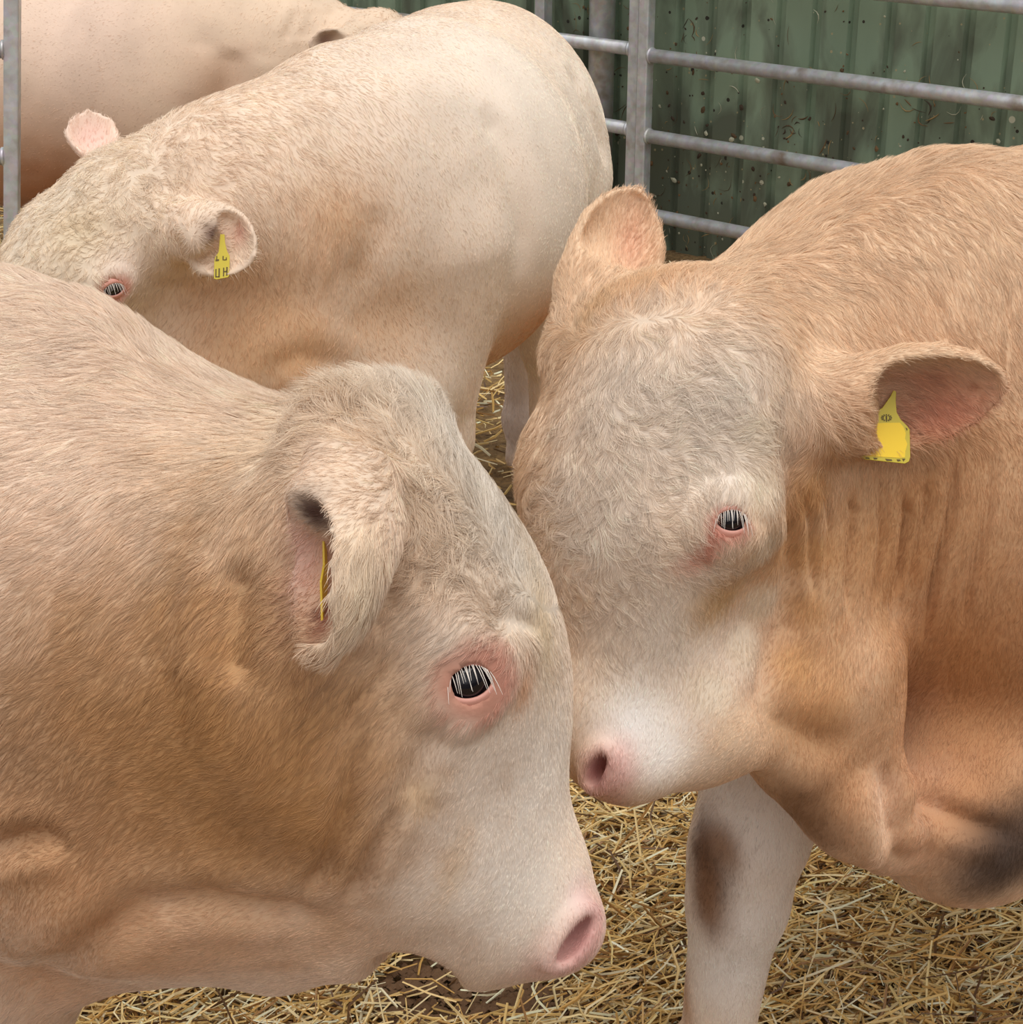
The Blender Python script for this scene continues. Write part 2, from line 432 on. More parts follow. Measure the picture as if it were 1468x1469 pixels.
def axis_steps(lo, hi, zones, fine, coarse):
    """grid coordinates: spacing `fine` inside any (a,b) zone, growing to `coarse` away from them"""
    out = [lo]
    while out[-1] < hi:
        x = out[-1]; dist = min([max(a - x, x - b, 0) for a, b in zones])
        out.append(x + min(coarse, fine + dist * .12))
    return np.array(out)
def mesh_sdf(sdf, lo, hi, zones, fine=.004, coarse=.02):
    ax = [axis_steps(lo[i], hi[i], [z[i] for z in zones], fine, coarse) for i in range(3)]
    n = [((len(a) + 3) // 4) * 4 for a in ax]
    ax = [np.concatenate([a, a[-1] + (np.arange(m - len(a)) + 1) * coarse]) for a, m in zip(ax, n)]
    nb = [m // 4 for m in n]
    cen = [(a.reshape(-1, 4)[:, 0] + a.reshape(-1, 4)[:, 3]) / 2 for a in ax]
    hw = [(a.reshape(-1, 4)[:, 3] - a.reshape(-1, 4)[:, 0]) / 2 + np.gradient(a.reshape(-1, 4)[:, 0]) * .15 for a in ax]
    g = np.stack(np.meshgrid(*cen, indexing='ij'), -1).reshape(-1, 3)
    rad = np.sqrt(sum(q ** 2 for q in np.meshgrid(*hw, indexing='ij'))).ravel()
    dc = np.concatenate([sdf(g[i:i + 300000]) for i in range(0, len(g), 300000)])
    arr = np.repeat(np.repeat(np.repeat(np.sign(dc).reshape(nb).astype(np.float32) * .05, 4, 0), 4, 1), 4, 2)
    keep = np.nonzero(np.abs(dc) < rad * 1.5 + .012)[0]
    bi = np.stack(np.unravel_index(keep, nb), 1) * 4
    off = np.stack(np.meshgrid(*[np.arange(4)] * 3, indexing='ij'), -1).reshape(-1, 3)
    CH = 6000
    for i in range(0, len(bi), CH):
        idx = (bi[i:i + CH, None] + off[None]).reshape(-1, 3)
        X = np.stack([ax[k][idx[:, k]] for k in range(3)], 1)
        arr[idx[:, 0], idx[:, 1], idx[:, 2]] = sdf(X)
    # a closed border
    arr[0] = arr[-1] = .05; arr[:, 0] = arr[:, -1] = .05; arr[:, :, 0] = arr[:, :, -1] = .05
    vg = openvdb.FloatGrid(.05); vg.copyFromArray(np.clip(arr, -.05, .05))
    pts, quads = vg.convertToQuads(0.0)
    V = np.stack([np.interp(pts[:, k], np.arange(len(ax[k])), ax[k]) for k in range(3)], 1)
    # snap to the exact surface
    for it in range(2):
        d = np.concatenate([sdf(V[i:i + 300000]) for i in range(0, len(V), 300000)])
        G = np.zeros((len(V), 3), np.float32)
        for k in range(3):
            for sg in (1, -1):
                W = V.copy(); W[:, k] += sg * .003
                G[:, k] += sg * np.concatenate([sdf(W[i:i + 300000]) for i in range(0, len(W), 300000)])
        gl = np.linalg.norm(G, axis=1) + 1e-9
        st = np.clip(d / (gl / .006), -.006, .006)
        V = V - (G / gl[:, None]) * st[:, None] * .9
    quads = quads[:, ::-1].astype(np.int64)
    return V, quads, G / gl[:, None]

def laplace(V, quads, it=2, lam=.5):
    e = np.concatenate([quads[:, [0, 1]], quads[:, [1, 2]], quads[:, [2, 3]], quads[:, [3, 0]]]); e = np.concatenate([e, e[:, ::-1]])
    cnt = np.bincount(e[:, 0], minlength=len(V)) + 1e-9
    for _ in range(it):
        S = np.stack([np.bincount(e[:, 0], weights=V[e[:, 1], k], minlength=len(V)) for k in range(3)], 1) / cnt[:, None]
        V = V + lam * (S - V)
    return V

def vert_normals(V, quads):
    a, b, c, d = (V[quads[:, i]] for i in range(4))
    n = np.cross(c - a, d - b)
    out = np.stack([np.bincount(quads.ravel(), weights=np.repeat(n[:, k], 4), minlength=len(V)) for k in range(3)], 1)
    return out / (np.linalg.norm(out, axis=1)[:, None] + 1e-12)

def seg_dist(X, poly):
    best = np.full(len(X), 9.); bt = np.zeros(len(X)); n = len(poly) - 1
    for i in range(n):
        a, b = poly[i], poly[i + 1]; ab = b - a
        h = np.clip(((X - a) @ ab) / (ab @ ab + 1e-12), 0, 1)
        dd = np.linalg.norm(X - a - h[:, None] * ab, axis=1)
        m = dd < best; best[m] = dd[m]; bt[m] = (i + h[m]) / n
    return best, bt

class Animal:
    def __init__(s, name, label, base_col):
        s.sdf = SDF(); s.name = name; s.label = label; s.col = np.array(base_col, float); s.paints = []; s.creases = []; s.guides = []; s.late = []
        s.eyes = []; s.fur = None
    # ---- head: local frame x poll->muzzle, y the animal's left, z out of the face
    def pose(s, pos, X, Z, scale=1.0):
        s.hp = np.asarray(pos, float); s.hR = frame(X, Z); s.hs = scale
    def H(s, *p): return s.hp + s.hR @ (np.array(p, float) * s.hs)
    def head(s, wy=1.0, fz=0.0, jw=1.0, my=1.0, mz=0.0):
        f = s.sdf; q = s.hs; R = s.hR; H = s.H
        def el(c, r, k=.03, cut=False, rot=None):
            f.el(H(c[0], c[1] * wy, c[2]), np.array((r[0], r[1] * wy, r[2])) * q, R if rot is None else R @ rot, k * q, cut)
        def rc(a, b, ra, rb, k=.03, cut=False): f.rc(H(a[0], a[1] * wy, a[2]), H(b[0], b[1] * wy, b[2]), ra * q, rb * q, k * q, cut)
        el((.070, 0, -.085), (.100, .108, .090), .03)
        el((.165, 0, -.078 + fz * .5), (.150, .108, .085 + fz * .5), .05)
        el((.22, 0, -.085 + fz * .6), (.13, .085, .085 + fz * .4), .05)
        for sy_ in (1, -1):
            el((.195, sy_ * .078, -.066), (.062, .040, .045), .035)
            el((.150, sy_ * .072 * my, -.155 + mz), (.100, .046 * jw, .098), .05)
            rc((.16, sy_ * .055 * my, -.19 + mz), (.36, sy_ * .030, -.135), .052 * jw, .040, .05)
            el((.32, sy_ * .045, -.10), (.09, .035 * jw, .045), .05)
        rc((.22, 0, -.085), (.40, 0, -.080), .082, .066, .05)
        el((.428, 0, -.086), (.060, .076, .068), .04)
        el((.412, 0, -.131), (.058, .050, .036), .03)
        for sy_ in (1, -1):
            el((.455, sy_ * .045, -.062), (.032, .030, .036), .02)
    def nostril_site(s, px, py, ang, la, lb):
        c = s.sdf.march(px, py); n = s.sdf.normal(c, .012)
        t = RT * math.cos(math.radians(ang)) + UP * math.sin(math.radians(ang)); t = unit(t - n * (t @ n)); b = np.cross(n, t)
        for m in (1, -1):      # the mirror nostril too
            if m < 0:
                mir = lambda v: v - 2 * s.hR[:, 1] * (v @ s.hR[:, 1])
                c = s.hp + mir(c - s.hp); t = mir(t)
                for _ in range(6): c = c - s.sdf.normal(c, .008) * float(s.sdf(c[None])[0])
                n = s.sdf.normal(c, .012); t = unit(t - n * (t @ n)); b = np.cross(n, t)
            R = np.stack([t, b, n], 1)
            if m > 0: s.sdf.el(c - n * .002, (la * 1.5, lb * 2.6, .010), R, .012)
            s.sdf.el(c + n * .002, (la, lb, .022), frame(t, n + b * .35), .007, True)
            s.late += [(c + b * (lb * 1.2 if b @ UP < 0 else -lb * 1.2), (la * 2.3, lb * 4.0, .04), np.array(srgb(226, 176, 166)), .85, R, 3), (c - n * .004, (la * 1.15, lb * 1.6, .025), np.array(srgb(160, 92, 86)), .9, R, 3)]
    # ---- image helpers that return real points on the surface
    def paint(s, c, r, col, st=1.0, R=None, p=2.0): s.paints.append((np.asarray(c, float), r, np.array(col, float), st, R, p))
    def build(s, lo, hi, zones, fine, coarse):
        V, Q, _ = mesh_sdf(s.sdf, lo, hi, zones, fine, coarse)
        V = laplace(V, Q, 1, .3)
        for op in s.sdf.ops:
            if op[0] == 'ear':
                q = (V - op[1]) @ op[3]
                m = (q[:, 0] > op[2] * .12) & (q[:, 0] < op[2] * 1.1) & (np.abs(q[:, 1]) < op[4][0] * 1.3) & (np.abs(q[:, 2]) < .08)
                W = laplace(V, Q, 5, .6); V = np.where(m[:, None], W, V)
        s.V, s.Q = V, Q; s.Nn = vert_normals(V, Q)
        if (s.Nn * (V - V.mean(0))).sum() < 0: s.Q = Q = Q[:, ::-1]; s.Nn = -s.Nn
        s.bvh = BVHTree.FromPolygons(V.tolist(), Q.tolist())
        return s
    def hit(s, px, py):
        dr = P(px, py, 1.0) - CO
        r = s.bvh.ray_cast(Vector(CO), Vector(unit(dr)))
        if r[0] is None:
            # outside the outline: nearest point of the surface to the ray at the animal's distance
            t = (s.V.mean(0) - CO) @ FW
            r = s.bvh.find_nearest(Vector(P(px, py, t)))
        return np.array(r[0]), np.array(r[1])
    def crease(s, pts, depth=.006, width=.008, ridge=.5):
        poly = np.array([s.hit(x, y)[0] for x, y in pts])
        m = np.nonzero(((s.V - poly.mean(0)) ** 2).sum(1) < (np.linalg.norm(poly - poly.mean(0), axis=1).max() + width * 6) ** 2)[0]
        dd, t = seg_dist(s.V[m], poly)
        fade = np.minimum(1, np.minimum(t, 1 - t) * 5)
        k = -depth * np.exp(-(dd / width) ** 2) + ridge * depth * np.exp(-((dd - 2.2 * width) / (1.2 * width)) ** 2)
        s.V[m] += s.Nn[m] * (k * fade)[:, None]
    def bulge(s, px, py, r, h, sx_=1.0, ang=0.0):
        """raise or sink the skin round a point; ang turns the long axis (r*sx_) in the tangent plane"""
        c, n = s.hit(px, py)
        t = RT * math.cos(math.radians(ang)) + UP * math.sin(math.radians(ang)); t = unit(t - n * (t @ n)); b = np.cross(n, t)
        q = s.V - c; dd = ((q @ t) / (r * sx_)) ** 2 + ((q @ b) / r) ** 2 + ((q @ n) / (r * 1.5)) ** 2
        m = dd < 9; s.V[m] += n * (h * np.exp(-dd[m]))[:, None]
    def ppaint(s, px, py, r, col, st=1.0, ang=None, sx_=1.0, p=2.0):
        c, n = s.hit(px, py)
        if ang is None: s.paint(c, r, col, st, None, p)
        else:
            t = RT * math.cos(math.radians(ang)) + UP * math.sin(math.radians(ang)); t = unit(t - n * (t @ n))
            s.paint(c, (r * sx_, r, r), col, st, np.stack([t, np.cross(n, t), n], 1), p)
    def coat_at(s, X):
        c = np.repeat(s.col[None], len(X), 0)
        for (o, r, col, st, R, p) in s.paints:
            q = X - o
            if R is not None: q = q @ R
            dd = np.sqrt(((q / np.array(r)) ** 2).sum(1))
            dd = dd * (1 + .18 * vnoise(X, 22, 5) + .10 * vnoise(X, 70, 6))
            w = st * np.exp(-dd ** p)
            c = c * (1 - w[:, None]) + col * w[:, None]
        return c
    def finish(s):
        base = s.V[:, :].copy(); loc = np.array([base[:, 0].mean(), base[:, 1].mean(), base[:, 2].min()])
        s.loc = loc
        root = big_mesh('bull', s.V - loc, s.Q, HIDE); root.location = tuple(loc)
        tag(root, s.label, 'bull'); s.root = root
        s.paints += s.late
        s.coat = s.coat_at(s.V)
        at = root.data.attributes.new('coat', 'FLOAT_COLOR', 'POINT')
        at.data.foreach_set('color', np.concatenate([s.coat, np.ones((len(s.V), 1))], 1).astype(np.float32).ravel())
        s.Nn = vert_normals(s.V, s.Q)
        if (s.Nn * (s.V - s.V.mean(0))).sum() < 0: s.Nn = -s.Nn
        return root
    def child(s, name, V, Fc, mat, smooth=True, parent=None, label=None):
        o = mesh_obj(name, np.asarray(V) - s.loc, Fc, mat, parent or s.root, smooth)
        if label: o['label'] = label
        return o
    # ---- eyes
    def eye_site(s, px, py, ang, r=.0185, slant=0.0, open_=.011, wid=.019, sink=.011, mound=.011, look=None, ring=(.030, .024, 0, srgb(214, 146, 124))):
        p = s.sdf.march(px, py); n = s.sdf.normal(p, .015)
        if look is not None: n = unit(n + np.asarray(look))
        t = RT * math.cos(math.radians(ang)) + UP * math.sin(math.radians(ang)); t = unit(t - n * (t @ n)); b = np.cross(n, t)
        R = np.stack([t, b, n], 1)
        s.sdf.el(p - n * .008, (.036, .030, mound), R, .022)
        c = p - n * sink
        s.sdf.el(c, (r + .0015,) * 3, R, .004, True)
        # lids: shells over the ball with an almond gap
        s.eyes.append((c, R, r, open_, wid))
        s.late.append((p - t * ring[2] - b * .002, (ring[0], ring[1], .03), np.array(ring[3]), .92, R, 6))
        return c, R
    def make_eyes(s, lash=True):
        for (c, R, r, op, wid) in s.eyes:
            V, Fc = [], []
            nu, nv = 24, 32
            for i in range(nu + 1):
                th = math.pi * i / nu
                for j in range(nv):
                    ph = 2 * math.pi * j / nv
                    V.append(c + R @ (r * np.array([math.sin(th) * math.cos(ph), math.sin(th) * math.sin(ph), math.cos(th)])))
            for i in range(nu):
                for j in range(nv):
                    Fc.append((i * nv + j, (i + 1) * nv + j, (i + 1) * nv + (j + 1) % nv, i * nv + (j + 1) % nv))
            s.child('eyeball', V, Fc, EYE)
            for sg, nm in ((1, 'upper_eyelid'), (-1, 'lower_eyelid')):
                V, Fc = [], []
                na, nb_ = 26, 7
                for i in range(na + 1):
                    u = -1 + 2 * i / na
                    x = u * wid
                    gap = op * (1 - abs(u) ** 2.2) * (1.0 if sg > 0 else .85)
                    for j in range(nb_ + 1):
                        v = j / nb_
                        y = sg * (gap + v * (r * 1.25 - gap * .5))
                        rr = r + .0014 + .0022 * math.sin(min(1, v * 2.5) * math.pi / 2)
                        d2 = rr * rr * 1.0 - x * x * .75 - y * y
                        z = math.sqrt(max(d2, 0)) if d2 > 0 else -.003 - .01 * v
                        V.append(c + R @ np.array([x * 1.05, y, z]))
                for i in range(na):
                    for j in range(nb_):
                        a = i * (nb_ + 1) + j; q = (a, a + 1, a + nb_ + 2, a + nb_ + 1)
                        Fc.append(q if sg < 0 else q[::-1])
                lid = s.child(nm, V, Fc, LID)
                sm = lid.modifiers.new('thick', 'SOLIDIFY'); sm.thickness = .0018; sm.offset = 0
            if lash:
                V, Fc = [], []
                rr_ = random.Random(3)
                for i in range(19):
                    u = -0.85 + 1.7 * i / 18 + rr_.uniform(-.04, .04)
                    x = u * wid; y = op * (1 - abs(u) ** 2.2)
                    z = math.sqrt(max((r + .003) ** 2 - x * x * .75 - y * y, 1e-5))
                    p0 = np.array([x, y + .001, z]); L_ = rr_.uniform(.007, .0145)
                    dr = unit(np.array([u * .35 + rr_.uniform(-.3, .3), -.75 + rr_.uniform(-.3, .1), .8]))
                    pts = [c + R @ (p0 + dr * L_ * t_ + np.array([0, -.55, 0]) * L_ * t_ * t_) for t_ in (0, .33, .66, 1)]
                    v_, f_ = tube_geo(pts, [.00036, .00032, .00024, .0001], 5, False)
                    n0 = len(V); V += v_; Fc += [tuple(k + n0 for k in q) for q in f_]
                lo_ = s.child('eyelashes', V, Fc, LASH, label='pale curved eyelashes'); lo_['kind'] = 'stuff'
    # ---- ear tags: outline in the tag's own plane
    def flag(s, origin, ax, ay, pts, thick, mat, redaction=None, marks=(), label='yellow ear tag'):
        n = np.cross(ax, ay)
        def slab(pts, z0, z1):
            k = len(pts); V = [origin + ax * x + ay * y + n * z for z in (z0, z1) for (x, y) in pts]
            return V, [tuple(range(k))[::-1], tuple(range(k, 2 * k))] + [(i, (i + 1) % k, k + (i + 1) % k, k + i) for i in range(k)]
        V, Fc = slab(pts, -thick / 2, thick / 2)
        o = s.child('ear_tag', V, Fc, mat, False, label=label)
        bv = o.modifiers.new('bevel', 'BEVEL'); bv.width = .0004; bv.segments = 2
        for nm, q, mt, h in marks:
            for poly in q:
                v, f_ = slab(poly, thick / 2 - .0002, thick / 2 + h); s.child(nm, v, f_, mt, False, parent=o)
        return o
    # ---- coat
    def guide(s, px, py, ang, length=.012, wave=.2, lift=.25, var=.25):
        c, n = s.hit(px, py)
        t = RT * math.cos(math.radians(ang)) + UP * math.sin(math.radians(ang)); t = unit(t - n * (t @ n))
        s.guides.append((c, t, length, wave, lift, var))
    def coat_hair(s, count, rad=.00022, name='fur', K=5, margin=120, nofur=()):
        count = int(count * FUR)
        if count < 10: return
        V, Q = s.V, s.Q
        a, b, c, d = (V[Q[:, i]] for i in range(4))
        cen = (a + b + c + d) / 4; nrm = np.cross(c - a, d - b); area = np.linalg.norm(nrm, axis=1) / 2 + 1e-15; nf = nrm / (2 * area[:, None])
        if (nf * s.Nn[Q[:, 0]]).sum() < 0: nf = -nf
        vx, vy, vd = proj(cen); facing = -(nf * (cen - CO)).sum(1) / np.linalg.norm(cen - CO, axis=1)
        inside = (vx > -margin) & (vx < 1468 + margin) & (vy > -margin) & (vy < 1469 + margin)
        w = area * np.where(inside & (facing > -.35), 1.0, .04)
        for (o, r_) in nofur: w = w * np.where(np.linalg.norm(cen - o, axis=1) < r_, 0.0, 1)
        f = rng.choice(len(Q), count, p=w / w.sum())
        u = rng.random((count, 2)); u1 = u[:, :1]; u2 = u[:, 1:]
        qf = Q[f]
        bil = lambda A: (A[qf[:, 0]] * (1 - u1) + A[qf[:, 1]] * u1) * (1 - u2) + (A[qf[:, 3]] * (1 - u1) + A[qf[:, 2]] * u1) * u2
        X = bil(V); n = bil(s.Nn); n /= np.linalg.norm(n, axis=1)[:, None]; col = bil(s.coat)
        G = s.guides; gc = np.array([g[0] for g in G]); gt = np.array([g[1] for g in G]); gp = np.array([g[2:] for g in G])
        D = np.zeros((count, 3)); prm = np.zeros((count, gp.shape[1])); sw = np.zeros(count)
        for i in range(len(G)):
            ww = 1 / (((X - gc[i]) ** 2).sum(1) + 4e-4) ** 2
            D += ww[:, None] * gt[i]; prm += ww[:, None] * gp[i]; sw += ww
        prm /= sw[:, None]
        D -= n * (D * n).sum(1)[:, None]; D /= np.linalg.norm(D, axis=1)[:, None] + 1e-9
        B = np.cross(n, D)
        L = prm[:, 0]; wave = prm[:, 1]; lift = prm[:, 2]; var = prm[:, 3]
        # locks: jittered cells pull the tips together
        cs = np.clip(L * .34, .0025, .012); 
        lev = 2.0 ** np.round(np.log2(cs)); 
        base = np.floor(X / lev[:, None]).astype(np.int64)
        best = np.full(count, 9.); cc = X.copy(); hs = np.zeros(count)
        for dx in (-1, 0, 1):
            for dy in (-1, 0, 1):
                for dz in (-1, 0, 1):
                    g = base + np.array([dx, dy, dz]); h = (g[:, 0] * 73856093) ^ (g[:, 1] * 19349663) ^ (g[:, 2] * 83492791)
                    h1 = (h & 1023) / 1023.; h2 = ((h >> 10) & 1023) / 1023.; h3 = ((h >> 5) & 1023) / 1023.
                    pc = (g + np.stack([h1, h2, h3], 1)) * lev[:, None]; dd = ((pc - X) ** 2).sum(1)
                    m = dd < best; best[m] = dd[m]; cc[m] = pc[m]; hs[m] = h2[m]
        pull = cc - X; pull -= n * (pull * n).sum(1)[:, None]
        ang = (var * .9) * (vnoise(X, 38, 1) + .5 * vnoise(X, 90, 2)) + var * .9 * (hs - .5) + rng.normal(0, .10, count)
        ang += wave * 1.5 * vnoise(X, 24, 9)
        phase = vnoise(X, 30, 11) * 5; turn = wave * (1.5 * vnoise(X, 45, 12) + .9 * np.sign(hs - .5))
        L = np.maximum(L, .0045) * rng.uniform(.7, 1.15, count) * (1 + .25 * vnoise(X, 50, 8))
        pts = np.zeros((count, K, 3), np.float32); cur = X - n * .0002
        pts[:, 0] = cur
        for k in range(1, K):
            t = k / (K - 1)
            th = ang + turn * t + wave * .5 * np.sin(phase + t * 5)
            lf = np.maximum(lift, .24) * (1 - .75 * t)
            dr = (D * np.cos(th)[:, None] + B * np.sin(th)[:, None]) * np.cos(lf)[:, None] + n * np.sin(lf)[:, None]
            cur = cur + dr * (L / (K - 1))[:, None]
            pts[:, k] = cur + pull * (.55 * t ** 1.3)
        pts -= s.loc
        v = 1.10 * rng.uniform(.82, 1.14, count) * (1 + .16 * (hs - .5)) * (1 + .06 * vnoise(X, 60, 20))
        v = np.where(rng.random(count) < .06, v * .72, v)
        tint = np.clip(col * v[:, None], 0, .95)
        hc = bpy.data.hair_curves.new(name); hc.add_curves([K] * count)
        hc.attributes['position'].data.foreach_set('vector', pts.ravel())
        ra = hc.attributes.get('radius') or hc.attributes.new('radius', 'FLOAT', 'POINT')
        ra.data.foreach_set('value', np.tile(np.interp(np.linspace(0, 1, K), [0, .5, 1], [1, .8, .15]) * rad, count).astype(np.float32))
        ti = hc.attributes.new('tint', 'FLOAT_COLOR', 'CURVE')
        ti.data.foreach_set('color', np.concatenate([tint, np.ones((count, 1))], 1).astype(np.float32).ravel())
        hc.materials.append(HAIR)
        o = bpy.data.objects.new(name, hc); C.objects.link(o); o.parent = s.root; o['kind'] = 'stuff'
        s.fur = o
LID = simple('pink_eyelid_skin', srgb(222, 160, 142), .5)

TAN = srgb(232, 205, 178); WHITE = srgb(234, 222, 208); ORANGE = srgb(214, 164, 110); PINK = srgb(228, 176, 160)
def yawR(deg, tilt=0):
    a = math.radians(deg); t = math.radians(tilt)
    X = np.array([math.cos(a) * math.cos(t), math.sin(a) * math.cos(t), math.sin(t)])
    return frame(X, (0, 0, 1))
def leg(b, x, y, ztop, rtop, fx=0.0, knee=.42, rk=.062, rs=.045, k=.05, front=True):
    f = b.sdf
    f.rc((x, y, ztop), (x + fx * .4, y, knee), rtop, rk, k)
    f.el((x + fx * .4, y, knee), (rk * 1.05, rk * 1.05, rk * 1.3), None, .03)
    f.rc((x + fx * .4, y, knee), (x + fx * .9, y, .15), rk * .85, rs, .02)
    f.el((x + fx * .9, y, .13), (rs * 1.25, rs * 1.2, rs * 1.3), None, .02)
    f.rc((x + fx * .9, y, .13), (x + fx + .015, y, .05), rs, .055, .02)
    f.el((x + fx + .02, y, .03), (.068, .060, .05), None, .015)
def torso(b, c0, c1, rv, rl, hips=True):
    """barrel from the shoulders c0 back to the rump c1"""
    c0 = np.array(c0, float); c1 = np.array(c1, float); dv = unit(c1 - c0); L = np.linalg.norm(c1 - c0)
    R = frame(dv, (0, 0, 1))
    for t in (0, .35, .68, 1.0):
        c = c0 + (c1 - c0) * t
        b.sdf.el(c, (L * .30, rl * (1, 1.08, 1.05, .9)[int(t * 3.01)], rv * (1, .98, .95, .93)[int(t * 3.01)]), R, .08)
    return dv

# ================================================================== bull A: left foreground, head in profile
A = Animal('bull', 'cream bull in the left foreground, head lowered in profile facing right', srgb(235, 211, 188))
_X = unit((0.427, -0.04, -0.903)); _Z = unit((0.814, 0.452, 0.365)); _t = math.radians(4.2)
A.pose((-0.092, 1.24, 1.221), _X * math.cos(_t) - _Z * math.sin(_t), _Z * math.cos(_t) + _X * math.sin(_t))
A.head(1.0, .030, .9, .78, .025); f = A.sdf
YA = yawR(172)      # long axis points to the rear (left)
E_ = lambda px, py, d, r, R=YA, k=.07, cut=False: f.el(P(px, py, d), r, R, k, cut)
# neck and shoulder, head end first
E_(455, 880, 1.40, (.10, .115, .13), k=.10)

E_(400, 975, 1.45, (.19, .178, .180), k=.11)
E_(290, 1110, 1.51, (.28, .185, .13), k=.08)
E_(230, 946, 1.55, (.22, .235, .236), k=.13)
E_(-20, 910, 1.66, (.30, .265, .335), k=.11)
sh = P(-120, 900, 1.72); rp = sh + np.array([-1.15, .17, 0.02])
torso(A, sh, rp, .36, .29)
# crest
f.rc(P(470, 645, 1.36), P(330, 630, 1.43), .030, .035, .04)
f.rc(P(330, 640, 1.43), P(100, 505, 1.52), .035, .05, .05)
f.el(P(362, 500, 1.42), (.100, .26, .046), YA, .04, True)
f.el(P(560, 630, 1.33), (.042, .07, .042), YA, .025)
# throat, dewlap fold
f.rc(P(560, 1210, 1.38), P(470, 1250, 1.42), .045, .05, .05)
f.rc(P(500, 1345, 1.40), P(400, 1355, 1.45), .026, .028, .03)
f.rc(P(400, 1355, 1.45), P(240, 1325, 1.52), .028, .032, .04)
f.rc(P(240, 1325, 1.52), P(50, 1385, 1.60), .032, .048, .05)
f.rc(P(500, 1290, 1.40), P(250, 1250, 1.52), .03, .05, .05)
f.el(P(-30, 1400, 1.66), (.09, .12, .14), YA, .06)
wx = sh[0]
leg(A, wx + .0, sh[1] - .14, .72, .10, .04)
leg(A, wx - .02, sh[1] + .17, .72, .10, .0)
leg(A, rp[0] + .02, rp[1] - .15, .72, .13, -.05)
leg(A, rp[0] + .08, rp[1] + .17, .72, .13, .0)
# ear hanging beside the cheek: two lobes of a deep cup opening to the camera's left
f.ear(P(502, 690, 1.17), P(462, 950, 1.12), unit(-RT * .93 - FW * .40 + UP * .05), .050, .040, .02, .009)
f.rc(P(505, 695, 1.22), P(490, 725, 1.165), .024, .020, .03)
A.eye_site(672, 978, 8, look=-FW * .3, open_=.0125, wid=.0185, ring=(.036, .032, -.006, srgb(200, 138, 116)))
f.el(P(592, 1402, 1.38), (.034, .25, .032), YA, .02, True)
A.nostril_site(822, 1346, 42, .021, .0085)

# ================================================================== bull B: right foreground, face towards us
B = Animal('bull', 'tan bull in the right foreground, broad pale face lowered and turned to us', srgb(230, 198, 164))
B.pose((0.142, 1.608, 1.183), (-0.255, -0.277, -0.926), (-0.564, -0.736, 0.375))
B.head(1.17, .01, 1.15); f = B.sdf
YB = yawR(12)
E_ = lambda px, py, d, r, R=YB, k=.07, cut=False: f.el(P(px, py, d), r, R, k, cut)
E_(1080, 640, 1.84, (.12, .12, .15), k=.07)
E_(1190, 650, 1.92, (.17, .13, .25), k=.08)
E_(1330, 640, 1.98, (.22, .19, .335), k=.10)
shb = P(1560, 700, 2.12)
E_(1530, 690, 2.10, (.28, .26, .40), k=.10)
rpb = shb + np.array([1.15, .35, 0])
torso(B, shb, rpb, .39, .31)
f.rc(P(1040, 480, 1.76), P(1200, 340, 1.95), .045, .055, .06)
# throat, dewlap
f.rc(P(1040, 1020, 1.80), P(1170, 980, 1.88), .055, .08, .05)
f.el(P(1120, 860, 1.86), (.10, .09, .13), YB, .06)
f.rc(P(1150, 1090, 1.86), P(1220, 1170, 1.90), .05, .045, .05)
f.rc(P(1220, 1150, 1.90), P(1262, 1225, 1.93), .04, .018, .04)
f.rc(P(1240, 950, 1.84), P(1270, 1180, 1.90), .03, .02, .05)
f.el(P(1390, 1150, 2.02), (.13, .12, .12), YB, .07)
# raised foreleg seen behind the dewlap
f.rc(P(1120, 1000, 2.12), P(1085, 1190, 2.11), .10, .064, .05)
f.rc(P(1085, 1170, 2.11), P(1060, 1290, 2.13), .064, .058, .03)
f.rc(P(1058, 1290, 2.13), P(1028, 1490, 2.20), .056, .044, .03)
f.el(P(1045, 1225, 2.10), (.045, .05, .06), None, .03)
kb = P(1035, 1490, 2.20)
f.rc(kb, (kb[0] - .01, kb[1] + .02, .13), .040, .045, .02)
f.rc((kb[0] - .01, kb[1] + .02, .13), (kb[0] - .02, kb[1] - .01, .05), .045, .055, .02)
f.el((kb[0] - .02, kb[1] - .02, .03), (.06, .068, .05), None, .015)
leg(B, shb[0] + .03, shb[1] - .16, .75, .11, .0)
leg(B, rpb[0], rpb[1] - .15, .75, .13, .03)
leg(B, rpb[0] - .05, rpb[1] + .17, .75, .13, .0)
f.ear(P(1150, 592, 1.70), P(1446, 548, 1.68), unit(-FW * .85 - UP * .55 + RT * .05), .056, .036, .03, .008)
f.rc(P(1120, 590, 1.74), P(1200, 585, 1.69), .05, .032, .04)
f.ear(P(846, 480, 1.80), P(915, 270, 1.84), unit(-FW * .9 + RT * .35 + UP * .1), .054, .028, .03, .008)
f.rc(P(850, 500, 1.80), P(850, 430, 1.82), .045, .035, .04)
f.el(P(895, 1086, 1.745), (.045, .055, .045), B.hR, .03)
f.el(P(1010, 1030, 1.77), (.07, .05, .055), B.hR, .05)
B.eye_site(1048, 746, -5, open_=.0105, wid=.0175, ring=(.023, .018, .003, srgb(214, 150, 130)))
B.nostril_site(858, 1104, 62, .019, .0075)

